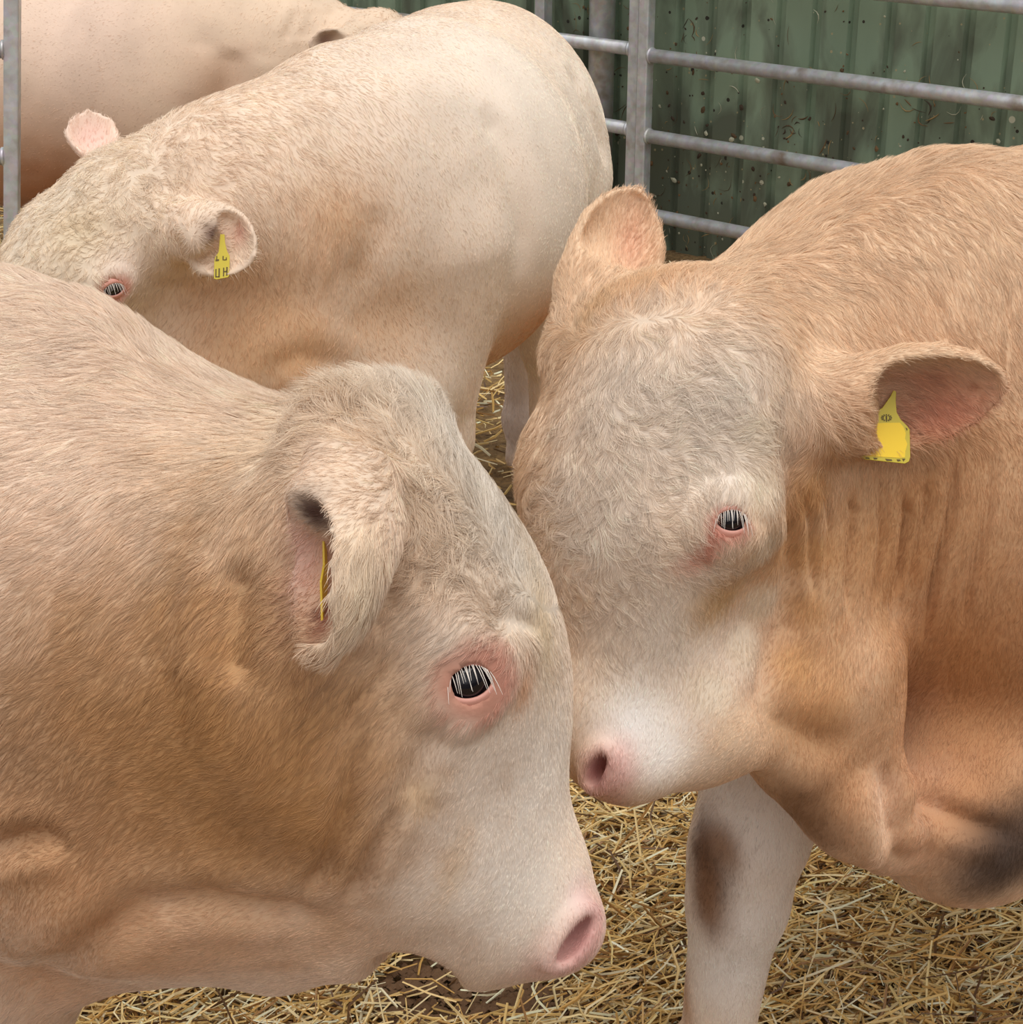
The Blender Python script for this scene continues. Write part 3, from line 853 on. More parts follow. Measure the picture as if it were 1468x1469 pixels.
# ================================================================== bull C: middle, behind both
M = Animal('bull', 'pale bull in the middle, head low at left behind the foreground bull', srgb(235, 211, 187))
M.pose((-0.621, 2.882, 1.05), (-0.644, -0.441, -0.625), (-0.214, -0.681, 0.701))
M.head(); f = M.sdf
YM = yawR(42)
E_ = lambda px, py, d, r, R=YM, k=.07, cut=False: f.el(P(px, py, d), r, R, k, cut)
E_(290, 310, 3.02, (.13, .14, .17), k=.08)
E_(380, 330, 3.12, (.17, .18, .25), k=.10)
E_(500, 315, 3.28, (.25, .24, .32), k=.10)
E_(360, 500, 3.16, (.22, .17, .15), k=.08)
E_(520, 540, 3.32, (.20, .18, .17), k=.08)
E_(610, 290, 3.50, (.34, .31, .36), k=.10)
E_(665, 235, 3.78, (.34, .28, .335), k=.10)
E_(700, 215, 3.92, (.22, .23, .31), k=.08)
f.el(P(785, 270, 4.02), (.11, .10, .22), YM, .06)
# legs: near fore, near hind with stifle, far hind
pf = P(625, 480, 3.35); 
leg(M, pf[0], pf[1], .80, .13, .0, rk=.065)
pf = P(470, 500, 3.40); leg(M, pf[0] - .1, pf[1] + .15, .8, .12)
ph = P(790, 600, 4.05); leg(M, ph[0], ph[1], .78, .12, .0, rk=.065)
ph = P(752, 600, 4.35); leg(M, ph[0], ph[1], .80, .13, .0, rk=.065)
f.ear(P(252, 318, 2.87), P(368, 370, 2.80), unit(-FW * .92 - UP * .15 + RT * .20), .064, .036, .03, .009)
f.rc(P(245, 340, 2.90), P(285, 330, 2.83), .05, .035, .04)
f.ear(P(140, 235, 3.0), P(126, 155, 3.02), unit(-FW * .9 + RT * .35), .050, .026, .03, .009)
M.eye_site(162, 414, 0, mound=.010)

# ================================================================== bull D: far left behind the rail
D = Animal('bull', 'tan bull at the upper left behind the gate end, turned to the right', TAN)
f = D.sdf
D.pose(P(556, 8, 5.50), unit(RT * .55 + FW * .35 - UP * .75), unit(RT * .7 + UP * .5 + FW * .3))
D.head()
YD = yawR(0)
E_ = lambda px, py, d, r, R=YD, k=.07, cut=False: f.el(P(px, py, d), r, R, k, cut)
E_(490, 105, 5.55, (.16, .14, .15), k=.08)
E_(420, 90, 5.58, (.22, .19, .25), k=.10)
E_(310, 110, 5.6, (.32, .27, .37), k=.12)
sd_ = P(220, 130, 5.65); rd_ = sd_ + np.array([-1.25, .05, 0])
torso(D, sd_, rd_, .39, .32)
f.rc(P(370, -5, 5.6), P(480, 75, 5.56), .08, .07, .08)
leg(D, sd_[0] + .15, sd_[1] - .15, .75, .11); leg(D, sd_[0] + .2, sd_[1] + .17, .75, .11)
leg(D, rd_[0], rd_[1] - .15, .75, .14); leg(D, rd_[0] + .1, rd_[1] + .17, .75, .14)
f.rc(P(520, 50, 5.42), P(495, 55, 5.34), .05, .035, .04)
f.ear(P(506, 58, 5.32), P(440, 66, 5.24), unit(-FW * .8 - UP * .3 - RT * .1), .050, .032, .03, .010)

def bounds(b, pad=.12):
    pts = []
    for op in b.sdf.ops:
        if op[0] == 'rc': pts += [op[1] - op[3], op[1] + op[3], op[2] - op[4], op[2] + op[4]]
        elif op[0] == 'el' and not op[6]: m = np.abs(op[3]) @ op[2]; pts += [op[1] - m, op[1] + m]
        elif op[0] == 'ear': pts += [op[1] - .12, op[1] + .12, op[1] + op[3][:, 0] * op[2] - .08, op[1] + op[3][:, 0] * op[2] + .08]
    pts = np.array(pts); return pts.min(0) - pad, np.maximum(pts.max(0) + pad, -9)
def floorcut(lo): lo[2] = -.004; return lo
for b, zone, fine, coarse in (
        (A, [(-.50, .18), (1.0, 1.5), (.62, 1.27)], .0040, .025),
        (B, [(-.06, .60), (1.4, 1.85), (.65, 1.30)], .0042, .025),
        (M, [(-.95, .32), (2.5, 4.25), (.60, 1.25)], .008, .03),
        (D, [(-1.6, -.3), (5.0, 5.9), (.6, 1.4)], .012, .04)):
    lo, hi = bounds(b)
    zz = [(zone[0], zone[1], zone[2])]
    b.build(lo, hi, [[z for z in zone]], fine, coarse)
#DETAIL
# ---- folds and creases of the skin
A.crease([(352, 800), (338, 860), (332, 930), (340, 990)], .010, .016)
A.crease([(610, 880), (567, 955), (510, 1010), (480, 1070)], .004, .006)
A.crease([(520, 1044), (498, 1159), (472, 1234), (440, 1278)], .006, .007)
A.crease([(580, 1140), (535, 1215), (500, 1290)], .006, .007)
A.crease([(45, 1434), (75, 1384), (150, 1340), (210, 1299), (300, 1288), (425, 1305), (478, 1330)], .009, .014, .35)
A.crease([(-40, 1225), (0, 1214), (40, 1203), (100, 1198)], .010, .010)
A.crease([(566, 830), (560, 860), (540, 885), (485, 935)], .006, .008)
A.crease([(640, 1020), (600, 1090), (585, 1150)], .004, .010)
A.crease([(700, 895), (740, 885), (780, 900)], .004, .009)
A.bulge(640, 900, .03, .006); A.bulge(420, 1180, .09, .008); A.bulge(720, 1270, .05, .004)
A.bulge(480, 575, .018, .008); A.bulge(520, 600, .012, -.008)
for x0, y0, x1, y1, dp in ((1150, 690, 1168, 860, .006), (1186, 700, 1180, 860, .004), (1222, 640, 1212, 890, .007), (1265, 690, 1250, 900, .006), (1302, 640, 1282, 900, .009),
                       (1335, 660, 1300, 860, .005), (1378, 620, 1322, 920, .009), (1430, 640, 1378, 900, .006), (1384, 420, 1402, 620, .003), (1330, 400, 1362, 520, .003), (1440, 380, 1440, 600, .003)):
    B.crease([(x0, y0), (x0 * .62 + x1 * .38 + 8, y0 * .62 + y1 * .38), (x0 * .3 + x1 * .7 + 2, y0 * .3 + y1 * .7), (x1, y1)], dp * 1.15, .005, .2)
B.crease([(1122, 560), (1130, 640), (1138, 720), (1136, 820), (1124, 900), (1092, 985), (1058, 1030)], .010, .013, .25)
B.crease([(1084, 994), (1114, 1034), (1164, 1064), (1214, 1079)], .008, .02)
B.crease([(1270, 1090), (1277, 1184), (1286, 1240)], .012, .012)
B.crease([(1279, 1184), (1324, 1150), (1384, 1178), (1464, 1200)], .010, .012)
B.crease([(1110, 800), (1090, 740), (1085, 690)], .003, .008)
B.bulge(1225, 960, .05, .014, 2.0, 100); B.bulge(1240, 1180, .025, .010, 2, 110)
B.bulge(900, 600, .06, .006); B.bulge(930, 780, .05, .005)
M.crease([(545, 290), (542, 340), (520, 385), (480, 400)], .008, .035, .2)
M.crease([(690, 150), (722, 200), (747, 300), (745, 400)], .012, .028, .3)
M.crease([(812, 90), (838, 139), (860, 190), (872, 240)], .014, .022, .3)
M.crease([(385, 575), (395, 530), (430, 510), (480, 520), (530, 560)], .006, .022)
M.crease([(250, 330), (262, 370), (275, 395)], .008, .015)
M.crease([(470, 95), (560, 85), (640, 80)], .008, .04)
for x in (400, 425, 450, 482): M.crease([(x, 270), (x + 8, 350), (x - 4, 430)], .002, .010)
M.ppaint(0, -400, .01, TAN, 0)
for x in (440, 455, 470, 420): D.crease([(x + 12, 12), (x, 35), (x - 12, 60)], .008, .014)
D.crease([(335, 70), (330, 110), (310, 170)], .015, .04)

# ---- colours of the coat, with some shade painted into the lower zones
BROWN = srgb(150, 104, 66); DIRT = srgb(128, 92, 62); TAN2 = srgb(208, 160, 112); GREYW = srgb(226, 216, 202)
A.paint(A.H(.10, 0, -.08), (.17, .16, .16), srgb(228, 205, 172), .6, A.hR, 3)
A.ppaint(690, 690, .07, GREYW, .9, -60, 1.7); A.ppaint(740, 800, .05, GREYW, .8)
for x, y, r, s_ in ((700, 1150, .09, .95), (720, 1290, .07, .95), (650, 1230, .06, .8), (640, 1060, .04, .6), (630, 960, .035, .85), (790, 1100, .05, .9), (630, 910, .025, .8)): A.ppaint(x, y, r, WHITE, s_)
for x, y, r, s_ in ((300, 1080, .15, .75), (430, 1050, .10, .65), (470, 1170, .06, .6), (120, 1020, .15, .65), (350, 860, .05, .5), (120, 1250, .1, .7), (350, 1220, .07, .6)): A.ppaint(x, y, r, srgb(182, 131, 74), s_)  # tan of the neck, deepened low down as painted shade
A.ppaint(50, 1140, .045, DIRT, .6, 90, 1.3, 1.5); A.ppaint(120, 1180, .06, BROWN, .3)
A.ppaint(780, 900, .022, srgb(196, 170, 128), .6, 80, 1.8); A.ppaint(752, 985, .015, srgb(206, 150, 104), .7, 90, 1.5)
A.ppaint(600, 1140, .018, srgb(214, 180, 136), .5); A.ppaint(650, 1250, .012, srgb(210, 176, 132), .4, 80, 3)
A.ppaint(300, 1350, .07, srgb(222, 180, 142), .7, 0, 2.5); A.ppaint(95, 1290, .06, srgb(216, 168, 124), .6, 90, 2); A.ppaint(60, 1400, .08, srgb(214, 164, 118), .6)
A.late.append((A.hit(455, 735)[0], .016, np.array(srgb(70, 36, 28)), .95, None, 3)); A.late.append((A.hit(462, 880)[0], (.006, .006, .02), np.array(srgb(120, 56, 36)), .8, None, 3)); A.ppaint(440, 800, .022, srgb(228, 182, 168), .7, 90, 2.2); A.ppaint(472, 890, .008, srgb(140, 66, 38), .8, 95, 4)  # ear canal and slit painted dark to deepen their shade
A.ppaint(520, 850, .026, srgb(228, 208, 180), .9, 95, 2.2); A.ppaint(428, 730, .008, srgb(232, 212, 192), .8, 90, 2)
A.ppaint(835, 1290, .02, srgb(232, 208, 200), .6)
for x, y, r, s_ in ((900, 560, .09, .8), (1050, 560, .06, .8), (860, 760, .08, .9), (1000, 640, .08, .8), (960, 900, .08, 1), (920, 1020, .06, 1), (1060, 690, .03, .9), (1060, 930, .05, .8), (1010, 1070, .04, .7), (930, 1080, .04, .9)): B.ppaint(x, y, r, srgb(232, 218, 202), s_)
B.ppaint(930, 405, .03, srgb(220, 176, 130), .8, 0, 2.0); B.ppaint(850, 450, .03, srgb(206, 164, 112), .6, 60, 1.5)
B.ppaint(1040, 860, .025, srgb(214, 176, 126), .7, 40, 1.5); B.ppaint(1010, 790, .008, srgb(204, 124, 98), .7, 60, 2); B.ppaint(1024, 765, .006, srgb(200, 116, 92), .8, 60, 2.5); B.ppaint(985, 805, .009, srgb(214, 150, 124), .6, 30, 2)
B.ppaint(1250, 780, .10, srgb(204, 152, 94), .6); B.ppaint(1400, 700, .14, srgb(206, 152, 100), .5); B.ppaint(1380, 960, .20, srgb(184, 118, 58), .85); B.ppaint(1180, 1000, .08, srgb(204, 148, 90), .7); B.ppaint(1200, 1140, .06, srgb(200, 138, 84), .6); B.ppaint(1370, 1170, .1, srgb(196, 134, 84), .6); B.ppaint(1140, 760, .03, ORANGE, .7, 90, 3)  # orange-tan coat, darkened on lower neck and shoulder to paint in shade
B.ppaint(1235, 960, .028, srgb(232, 196, 160), .7, 100, 2.4); B.ppaint(1262, 1170, .02, srgb(238, 204, 172), .8, 100, 2.6)
B.ppaint(1040, 1060, .03, srgb(230, 196, 160), .7, 30, 2)
B.ppaint(1450, 1225, .055, srgb(62, 44, 34), .95, 60, 1.5, 3)
B.ppaint(1070, 1180, .13, srgb(240, 230, 220), .95); B.ppaint(1045, 1380, .13, srgb(240, 230, 220), .95)
B.ppaint(1012, 1225, .030, srgb(110, 74, 46), .95, 105, 1.9, 3); B.ppaint(1040, 1215, .018, srgb(150, 112, 80), .8, 120, 2, 3); B.ppaint(1014, 1295, .026, srgb(136, 92, 54), .9, 90, 1.9, 3); B.ppaint(1155, 1165, .040, srgb(150, 112, 80), .85, 90, 1.8, 3); B.ppaint(985, 1440, .015, srgb(180, 130, 80), .7, 90, 3)
B.ppaint(1350, 590, .030, srgb(206, 136, 108), .85, 10, 1.9); B.ppaint(1315, 540, .016, srgb(180, 104, 76), .5, 5, 3); B.ppaint(905, 350, .022, srgb(234, 180, 150), .6, 80, 1.8)
for x, y0, y1, w in ((415, 270, 400, .0028), (393, 345, 415, .0025), (452, 240, 330, .002), (479, 270, 440, .0028), (460, 300, 380, .002), (332, 405, 470, .0025), (504, 300, 360, .002), (437, 330, 380, .002)):
    M.ppaint(x, (y0 + y1) / 2, w, srgb(246, 226, 200), .9, 86, (y1 - y0) / 2 * 3.1 / 2500 / w, 4)
M.paint(M.H(.20, 0, -.06), (.22, .15, .16), srgb(228, 212, 188), .8, M.hR, 3)
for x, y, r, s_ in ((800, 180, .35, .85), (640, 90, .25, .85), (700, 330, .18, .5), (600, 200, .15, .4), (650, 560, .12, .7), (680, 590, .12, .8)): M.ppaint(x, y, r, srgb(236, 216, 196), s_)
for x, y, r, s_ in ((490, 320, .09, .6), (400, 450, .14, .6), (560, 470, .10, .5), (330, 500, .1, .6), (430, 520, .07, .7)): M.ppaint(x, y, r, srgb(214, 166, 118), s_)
M.ppaint(775, 460, .16, srgb(206, 140, 84), .85); M.ppaint(745, 600, .13, srgb(222, 206, 196), .9)  # orange paints the shaded belly and inner thigh; far leg is whitish
M.ppaint(180, 395, .04, srgb(232, 210, 196), .7); M.ppaint(110, 330, .05, srgb(206, 184, 146), .5); M.ppaint(305, 335, .02, srgb(90, 50, 40), .85); M.ppaint(345, 335, .02, srgb(226, 172, 150), .7); M.ppaint(130, 200, .05, srgb(238, 200, 188), .8)  # face and ear tones; shade inside the ear painted dark
for x, y, r, s_ in ((60, 250, .25, .7), (200, 300, .3, .7), (310, 130, .12, .4), (60, 330, .3, .6)): D.ppaint(x, y, r, srgb(186, 116, 66), s_)  # shade of the lower flank painted into the coat
D.ppaint(100, 60, .35, srgb(230, 200, 176), .8); D.ppaint(465, 60, .04, srgb(110, 62, 48), .8); D.ppaint(445, 60, .02, srgb(232, 204, 184), .6)  # light on the back painted paler, ear opening painted dark

# the pale face of B ends sharply at the cheek
for x, y in ((1085, 620), (1095, 700), (1100, 780), (1092, 860), (1065, 930), (1020, 990)): B.ppaint(x, y, .026, srgb(230, 214, 190), .65, p=4)
for x, y in ((1165, 700), (1165, 790), (1160, 870), (1140, 950)): B.ppaint(x, y, .024, srgb(208, 158, 104), .7, p=3)
B.ppaint(1035, 855, .022, srgb(214, 178, 130), .7, 40, 1.6); B.ppaint(910, 1040, .035, srgb(244, 236, 228), .9); B.ppaint(950, 1080, .03, srgb(240, 230, 220), .8)
for x, y, r in ((860, 230, .16), (840, 120, .14), (800, 330, .14), (760, 120, .2)): M.ppaint(x, y, r, srgb(242, 226, 208), .8)
D.ppaint(90, 40, .30, srgb(236, 208, 188), .7)  # more painted light along the top of the body
for b in (A, B, M, D): b.finish()
for b in (A, B, M): b.make_eyes()
# ---- ear tags
YEL = simple('yellow_plastic', srgb(206, 186, 52), .45); BRY = simple('redaction_yellow', srgb(252, 212, 44), .5); INK = simple('dark_ink', srgb(96, 78, 26), .6)
def to_plane(pts, cx, cy, d): return [((x - cx) * d / FPX, -(y - cy) * d / FPX) for x, y in pts]
o_, n_ = B.hit(1283, 566); d_ = (o_ - CO) @ FW - .006; o_ = P(1283, 566, d_)
tp = lambda pts: to_plane(pts, 1283, 566, d_)
outline = [(1282, 560), (1278, 568), (1266, 585), (1252, 594), (1240, 603), (1236, 610), (1232, 650), (1234, 657), (1240, 660), (1296, 666), (1302, 663), (1304, 656), (1304, 617), (1300, 611), (1292, 603), (1286, 592), (1285, 576), (1286, 562)]
redaction = [(1237, 613), (1241, 608), (1290, 607), (1295, 613), (1298, 622), (1297, 630), (1300, 638), (1297, 648), (1296, 657), (1290, 658), (1240, 655), (1234, 651), (1233, 646)]  # redaction mark over the print, added as a raised patch on the tag
crest = []
for k in range(12):
    a_ = 2 * math.pi * k / 12; cx, cy = 1271, 600; ca, sa = math.cos(a_), math.sin(a_)
    crest.append([(cx + ca * 4 - sa * .7, cy + sa * 3.4 + ca * .7), (cx + ca * 8 - sa * .9, cy + sa * 5.4 + ca * .9), (cx + ca * 8 + sa * .9, cy + sa * 5.4 - ca * .9), (cx + ca * 4 + sa * .7, cy + sa * 3.4 - ca * .7)][::-1])
crest.append([(1270, 597), (1270, 603), (1272, 603), (1272, 597)])
B.flag(o_, RT, unit(UP * .98 + FW * .1), tp(outline)[::-1][::-1], .0016, YEL, marks=[('redaction_patch', [tp(redaction)[::-1]], BRY, .0004), ('printed_crest', [tp(q) for q in crest], INK, .0004),
    ('printed_characters', [tp(q) for q in ([(1240, 657), (1240, 659), (1246, 659.5), (1245, 657.5)], [(1251, 657.5), (1252, 660), (1256, 660), (1257, 658)], [(1268, 659), (1270, 662), (1278, 662), (1277, 660)], [(1284, 660), (1286, 663), (1290, 662), (1289, 660)], [(1292, 659), (1294, 663), (1297, 659)], [(1298, 614), (1301, 616), (1300, 619)])], INK, .0004)])
o_, n_ = M.hit(319, 346); d_ = (o_ - CO) @ FW - .012; o_ = P(319, 346, d_)
tp = lambda pts: to_plane(pts, 319, 346, d_)
M.flag(o_, RT, unit(UP * .98 + FW * .1), tp([(316, 336), (315, 350), (314, 362), (309, 370), (308, 376), (308, 401), (312, 402), (328, 399), (330, 396), (330, 368), (326, 360), (323, 348), (322, 336)]), .0018, YEL,
    marks=[('printed_characters', [tp(q) for q in ([(310, 373), (310, 375.5), (315, 375), (315, 372.5)], [(311, 368), (311, 373), (312.3, 373), (312.3, 368)], [(320, 368), (320, 374), (321.5, 374), (321.5, 368)], [(321.5, 373), (321.5, 374.3), (326, 374), (326, 372.6)], [(324.6, 370), (324.6, 374), (326, 374), (326, 370)],
        [(310, 387), (310, 399), (311.6, 399), (311.6, 387)], [(314.5, 386), (314.5, 399), (316.4, 399), (316.4, 386)], [(311, 397.5), (311, 399), (316, 399), (316, 397.5)], [(321, 385), (321, 397.5), (322.6, 397.5), (322.6, 385)], [(325.5, 384), (325.5, 396.5), (327.4, 396.5), (327.4, 384)], [(322, 390), (322, 391.6), (327, 391), (327, 389.4)])], INK, .0006)])
o_, n_ = A.hit(476, 800); d_ = (o_ - CO) @ FW - .004; o_ = P(474, 775, d_)
ax_ = unit(FW * .97 + RT * .14 + UP * .1)
A.flag(o_ - ax_ * .012 - RT * .004, ax_, unit(UP * .99 - RT * .03), [(.009, .0), (.0085, -.016), (-.001, -.026), (-.001, -.066), (.0, -.068), (.034, -.068), (.036, -.066), (.036, -.026), (.016, -.016), (.014, 0)], .0016, simple('yellow_plastic_clean', srgb(236, 200, 60), .4))
# whisker-like hairs inside the ears

# ---- coats: (x, y, direction, length, wave, lift, variation)
def guides(b, rows):
    for r in rows: b.guide(*r)
guides(A, [(-60, 600, 200, .016, .1, .22, .3), (60, 420, 165, .018, .2, .30, .4), (150, 450, 148, .020, .25, .32, .4), (250, 510, 145, .022, .3, .35, .4), (340, 570, 150, .024, .35, .4, .5),
    (430, 585, 160, .030, .6, .6, .7), (480, 590, 120, .032, .9, .6, .9), (120, 560, 185, .020, .15, .25, .35), (260, 620, 195, .018, .15, .25, .35), (380, 680, 205, .016, .2, .25, .35),
    (80, 720, 203, .015, .12, .22, .35), (220, 780, 207, .014, .12, .22, .35), (350, 800, 235, .014, .2, .22, .4), (60, 930, 212, .013, .1, .2, .35), (200, 960, 218, .012, .1, .2, .35),
    (340, 950, 238, .012, .12, .2, .35), (450, 1000, 232, .011, .12, .2, .35), (520, 1060, 235, .010, .1, .2, .3), (100, 1120, 215, .011, .15, .2, .4), (300, 1130, 215, .010, .1, .18, .35),
    (450, 1180, 225, .009, .1, .18, .3), (250, 1350, 200, .007, .1, .15, .3), (450, 1370, 200, .007, .1, .15, .3), (80, 1300, 240, .008, .1, .15, .3),
    (540, 570, 100, .032, .9, .5, .9), (600, 560, 60, .028, .6, .45, .7), (560, 640, 250, .030, 1.0, .4, 1.0), (620, 640, 75, .024, .6, .35, .6), (600, 720, 260, .024, .9, .35, .9), (680, 680, 105, .020, .4, .3, .5),
    (720, 750, 100, .018, .4, .3, .5), (760, 820, 90, .014, .5, .25, .6), (640, 800, 200, .022, .9, .35, .9), (700, 830, 170, .018, .8, .3, .8), (760, 900, 280, .011, .2, .2, .4), (790, 960, 275, .008, .1, .2, .3),
    (640, 900, 240, .011, .2, .2, .3), (600, 960, 235, .009, .1, .2, .3), (740, 1050, 265, .006, .1, .15, .2), (640, 1120, 250, .007, .1, .15, .2), (760, 1180, 268, .005, .05, .15, .2), (640, 1260, 235, .006, .1, .15, .2),
    (820, 1250, 270, .003, 0, .15, .2), (700, 1370, 250, .006, .1, .3, .3), (600, 1340, 240, .006, .1, .2, .3), (540, 850, 262, .020, .2, .18, .3), (535, 780, 258, .020, .2, .2, .3), (520, 720, 240, .012, .3, .2, .4), (430, 780, 200, .008, .3, .6, .4), (428, 860, 205, .009, .3, .6, .4), (440, 920, 215, .010, .3, .6, .4), (500, 690, 150, .007, .2, .2, .3), (455, 705, 170, .007, .2, .2, .3), (460, 800, 250, .003, .1, .2, .3), (480, 740, 250, .003, .1, .2, .3), (470, 870, 250, .003, .1, .2, .3), (520, 900, 240, .016, .2, .2, .3)])
guides(B, [(930, 420, 95, .020, .3, .35, .4), (870, 440, 120, .020, .5, .35, .5), (1010, 420, 70, .016, .3, .35, .4), (880, 500, 255, .020, .4, .3, .5), (960, 500, 285, .020, .3, .3, .5), (1040, 480, 325, .018, .3, .3, .4),
    (1080, 560, 300, .018, .4, .3, .5), (990, 570, 345, .022, .6, .3, .6), (800, 560, 215, .018, .4, .3, .5), (770, 650, 180, .020, .4, .35, .5), (850, 620, 230, .022, .6, .3, .7), (900, 640, 280, .022, .7, .3, .8),
    (960, 660, 355, .020, .6, .3, .7), (1040, 630, 330, .018, .5, .3, .6), (780, 760, 190, .020, .6, .3, .7), (850, 740, 215, .022, .7, .3, .8), (930, 760, 310, .020, .8, .3, .8), (980, 740, 330, .014, .4, .25, .5),
    (820, 850, 240, .020, .9, .3, .9), (890, 850, 265, .018, .9, .3, .9), (960, 850, 290, .012, .4, .2, .4), (860, 930, 255, .011, .3, .2, .5), (930, 960, 265, .008, .1, .15, .3), (900, 1040, 260, .006, .1, .15, .3),
    (1090, 840, 265, .009, .1, .15, .3), (1040, 940, 250, .008, .1, .15, .3), (1000, 1080, 240, .006, .1, .15, .3), (1050, 700, 275, .012, .4, .25, .4), (1110, 700, 270, .014, .3, .25, .3),
    (1060, 400, 40, .022, .2, .5, .4), (1130, 340, 40, .024, .2, .5, .4), (1220, 262, 25, .024, .2, .5, .4), (1330, 222, 5, .024, .2, .45, .4), (1440, 212, 0, .022, .2, .45, .4),
    (1100, 450, 320, .020, .25, .3, .4), (1180, 400, 325, .018, .2, .25, .35), (1280, 350, 315, .018, .2, .25, .35), (1400, 300, 310, .018, .2, .25, .35), (1180, 480, 312, .018, .2, .25, .35), (1300, 440, 300, .015, .15, .22, .35),
    (1420, 430, 290, .014, .1, .2, .3), (1140, 560, 290, .018, .3, .3, .4), (1150, 640, 255, .020, .3, .35, .4), (1250, 720, 262, .008, .1, .15, .3), (1400, 700, 268, .008, .1, .15, .3), (1300, 850, 262, .007, .1, .15, .3), (1200, 800, 262, .008, .1, .15, .3), (1330, 760, 262, .008, .1, .15, .3),
    (1430, 900, 260, .009, .1, .18, .3), (1180, 900, 250, .010, .1, .2, .3), (1230, 1050, 265, .008, .1, .15, .3), (1350, 1100, 255, .007, .1, .15, .3), (1060, 1070, 230, .006, .1, .15, .3), (1060, 1250, 265, .007, .1, .2, .3), (1040, 1420, 268, .007, .1, .2, .3),
    (1230, 540, 10, .010, .1, .3, .3), (1200, 600, 330, .022, .3, .5, .4), (1260, 590, 340, .020, .3, .5, .4), (1380, 505, 0, .009, .1, .3, .3), (1380, 620, 330, .009, .1, .5, .3), (870, 330, 80, .007, .1, .3, .3), (935, 340, 60, .010, .1, .5, .3)])
guides(M, [(210, 215, 120, .030, .9, .5, .9), (250, 220, 330, .030, .8, .5, .8), (120, 260, 200, .024, .9, .35, .9), (60, 320, 210, .022, .9, .35, .9), (150, 320, 230, .024, 1., .35, 1.), (220, 290, 300, .026, .9, .35, .9), (120, 370, 240, .018, .7, .3, .8),
    (190, 400, 260, .010, .3, .2, .4), (250, 420, 262, .012, .2, .2, .4), (300, 400, 265, .012, .2, .2, .4), (300, 240, 330, .022, .4, .35, .5), (400, 150, 335, .018, .2, .3, .4), (380, 300, 300, .016, .2, .25, .35), (500, 200, 315, .014, .15, .2, .35),
    (450, 350, 270, .014, .15, .2, .35), (550, 330, 300, .012, .1, .2, .3), (620, 120, 320, .008, .1, .15, .3), (750, 150, 300, .006, .1, .15, .3), (640, 300, 295, .009, .1, .15, .3), (600, 480, 300, .010, .1, .2, .3), (400, 480, 270, .012, .2, .2, .35), (780, 350, 280, .006, .1, .15, .3),
    (320, 300, 30, .010, .1, .4, .3), (300, 350, 320, .014, .2, .4, .3), (130, 170, 90, .008, .1, .4, .3)])
guides(D, [(100, 50, 200, .008, .1, .15, .3), (300, 80, 230, .008, .1, .15, .3), (450, 30, 240, .012, .3, .2, .4), (550, 5, 120, .02, 1., .4, 1.)])
A.coat_hair(300000, .00018, nofur=[(e_[0], .030) for e_ in A.eyes])
B.coat_hair(300000, .00020, nofur=[(e_[0], .019) for e_ in B.eyes])
M.coat_hair(120000, .00036, nofur=[(e_[0], .019) for e_ in M.eyes])
D.coat_hair(15000, .0005)



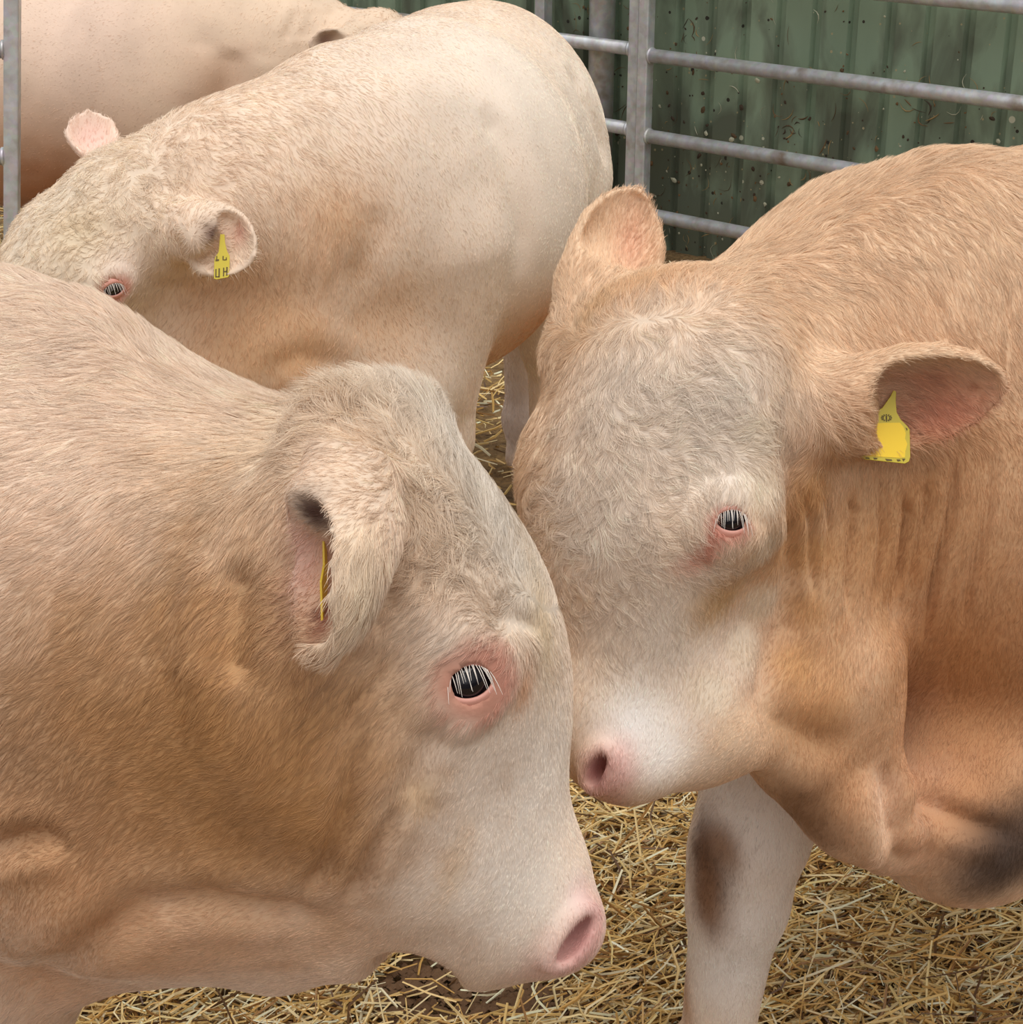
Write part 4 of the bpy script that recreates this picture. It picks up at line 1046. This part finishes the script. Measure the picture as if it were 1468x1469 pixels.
# ------------------------------------------------------------------ straw bedding
def straw_material():
    m, nt, b = new_mat('golden_straw')
    at = N(nt, 'ShaderNodeAttribute', attribute_name='tint')
    nt.links.new(at.outputs['Color'], b.inputs['Base Color'])
    b.inputs['Roughness'].default_value = .38; b.inputs['Specular IOR Level'].default_value = .5
    return m
def straw(count):
    X = np.zeros(count); Y = np.zeros(count)
    # where stalks lie: dense in the open pen floor, thinner further off
    n1 = int(count * .70)
    X[:n1] = rng.uniform(-1.1, 1.35, n1); Y[:n1] = rng.uniform(1.75, 3.6, n1)
    n2 = count - n1
    X[n1:] = rng.uniform(-2.6, 2.6, n2); Y[n1:] = rng.uniform(3.4, 7.8, n2)
    L = rng.gamma(2.6, .0155, count) + .014; L = np.minimum(L, .20)
    W = rng.uniform(.0009, .0026, count) * np.where(Y > 3.5, 1.5, 1)
    th = rng.uniform(0, 2 * math.pi, count) 
    th = np.where(rng.random(count) < .4, rng.normal(.35, .5, count), th)
    tl = rng.normal(0, .24, count) + np.abs(rng.normal(0, .05, count))
    Z = floor_h(X, Y) + .002 + rng.random(count) ** 1.3 * .032
    bend = rng.normal(0, .10, count)
    hide = ((np.stack([X, Y], 1) - G0[:2]) @ gn[:2]) > -.12
    bare = vnoise(np.stack([X, Y, X * 0], 1), 2.2, 30) + .4 * vnoise(np.stack([X, Y, X * 0], 1), 8, 31)
    keep = ~hide & ((bare < .52) | (rng.random(count) < .35))
    # a trodden dung patch in front
    dp = ((X + .06) / .14) ** 2 + ((Y - 2.03) / .085) ** 2
    keep &= (dp > 1) | (rng.random(count) < .10)
    X, Y, L, W, th, tl, Z, bend = (q[keep] for q in (X, Y, L, W, th, tl, Z, bend)); n = len(X)
    d = np.stack([np.cos(th) * np.cos(tl), np.sin(th) * np.cos(tl), np.sin(tl)], 1); sd2 = np.stack([-np.sin(th), np.cos(th), np.zeros(n)], 1)
    upv = np.cross(d, sd2)
    roll = rng.uniform(-.9, .9, n)[:, None]; s_ = sd2 * np.cos(roll) + upv * np.sin(roll); u_ = -sd2 * np.sin(roll) + upv * np.cos(roll)
    c = np.stack([X, Y, Z + np.abs(np.sin(tl)) * L * .5], 1)
    rings = []
    for t, wv in ((-.5, .8), (0, 1.0), (.5, .8)):
        m = c + d * (L * t)[:, None] + sd2 * (bend * L * (1 - 4 * t * t))[:, None]
        for (a_, b_) in ((-1, -.35), (0, .7), (1, -.35)):
            rings.append(m + s_ * (W * a_ * wv)[:, None] + u_ * (W * b_ * wv)[:, None])
    V = np.stack(rings, 1)
    V[:, :, 2] = np.maximum(V[:, :, 2], .0)
    V = V.reshape(-1, 3)
    q = []
    for k in range(2):
        for j in range(3):
            q.append((k * 3 + j, k * 3 + (j + 1) % 3, k * 3 + 3 + (j + 1) % 3, k * 3 + 3 + j))
    Q = (np.arange(n)[:, None, None] * 9 + np.array(q)[None]).reshape(-1, 4)
    o = big_mesh('straw_bedding', V, Q, straw_material(), smooth=False)
    pal = np.array([srgb(246, 216, 152), srgb(232, 196, 124), srgb(255, 244, 206), srgb(214, 170, 98), srgb(160, 116, 62), srgb(238, 216, 164), srgb(100, 70, 42)])
    ci = rng.choice(len(pal), n, p=[.2, .22, .12, .17, .11, .12, .06]); col = pal[ci] * rng.uniform(.85, 1.1, n)[:, None]
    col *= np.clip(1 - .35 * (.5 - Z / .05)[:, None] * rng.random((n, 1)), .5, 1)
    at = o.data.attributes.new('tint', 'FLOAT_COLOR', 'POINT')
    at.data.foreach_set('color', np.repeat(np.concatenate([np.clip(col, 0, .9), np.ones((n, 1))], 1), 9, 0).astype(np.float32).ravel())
    tag(o, 'loose golden straw bedding strewn over the pen floor', 'straw', kind='stuff')
straw(int(90000 * max(FUR, .3)))
def clods():
    rr = random.Random(5); V, Fc = [], []
    for i in range(900):
        a_ = rr.uniform(0, 2 * math.pi); q = math.sqrt(rr.random())
        x = -.06 + .145 * q * math.cos(a_); y = 2.03 + .09 * q * math.sin(a_); r_ = rr.uniform(.003, .010)
        z = float(floor_h(np.array([x]), np.array([y]))[0]) - .006 + r_ * .5 + .008
        n0 = len(V)
        for (px_, py_, pz_) in ((1, 0, 0), (-1, 0, 0), (0, 1, 0), (0, -1, 0), (0, 0, 1), (0, 0, -1), (.6, .6, .5), (-.6, .6, .4), (.6, -.6, .5), (-.6, -.6, .5)):
            j = rr.uniform(.7, 1.2); V.append((x + px_ * r_ * j, y + py_ * r_ * j, z + pz_ * r_ * j * .7))
        for f_ in ((0, 6, 4), (6, 2, 4), (2, 7, 4), (7, 1, 4), (1, 9, 4), (9, 3, 4), (3, 8, 4), (8, 0, 4), (0, 2, 6), (2, 1, 7), (1, 3, 9), (3, 0, 8), (0, 5, 2), (2, 5, 1), (1, 5, 3), (3, 5, 0)): Fc.append(tuple(k + n0 for k in f_))
    o = mesh_obj('trodden_dung', V, Fc, simple('brown_dung', srgb(112, 84, 58), .9), smooth=False)
    tag(o, 'crumbly brown dung patch in the straw below the left muzzle', 'dung', kind='stuff')
clods()
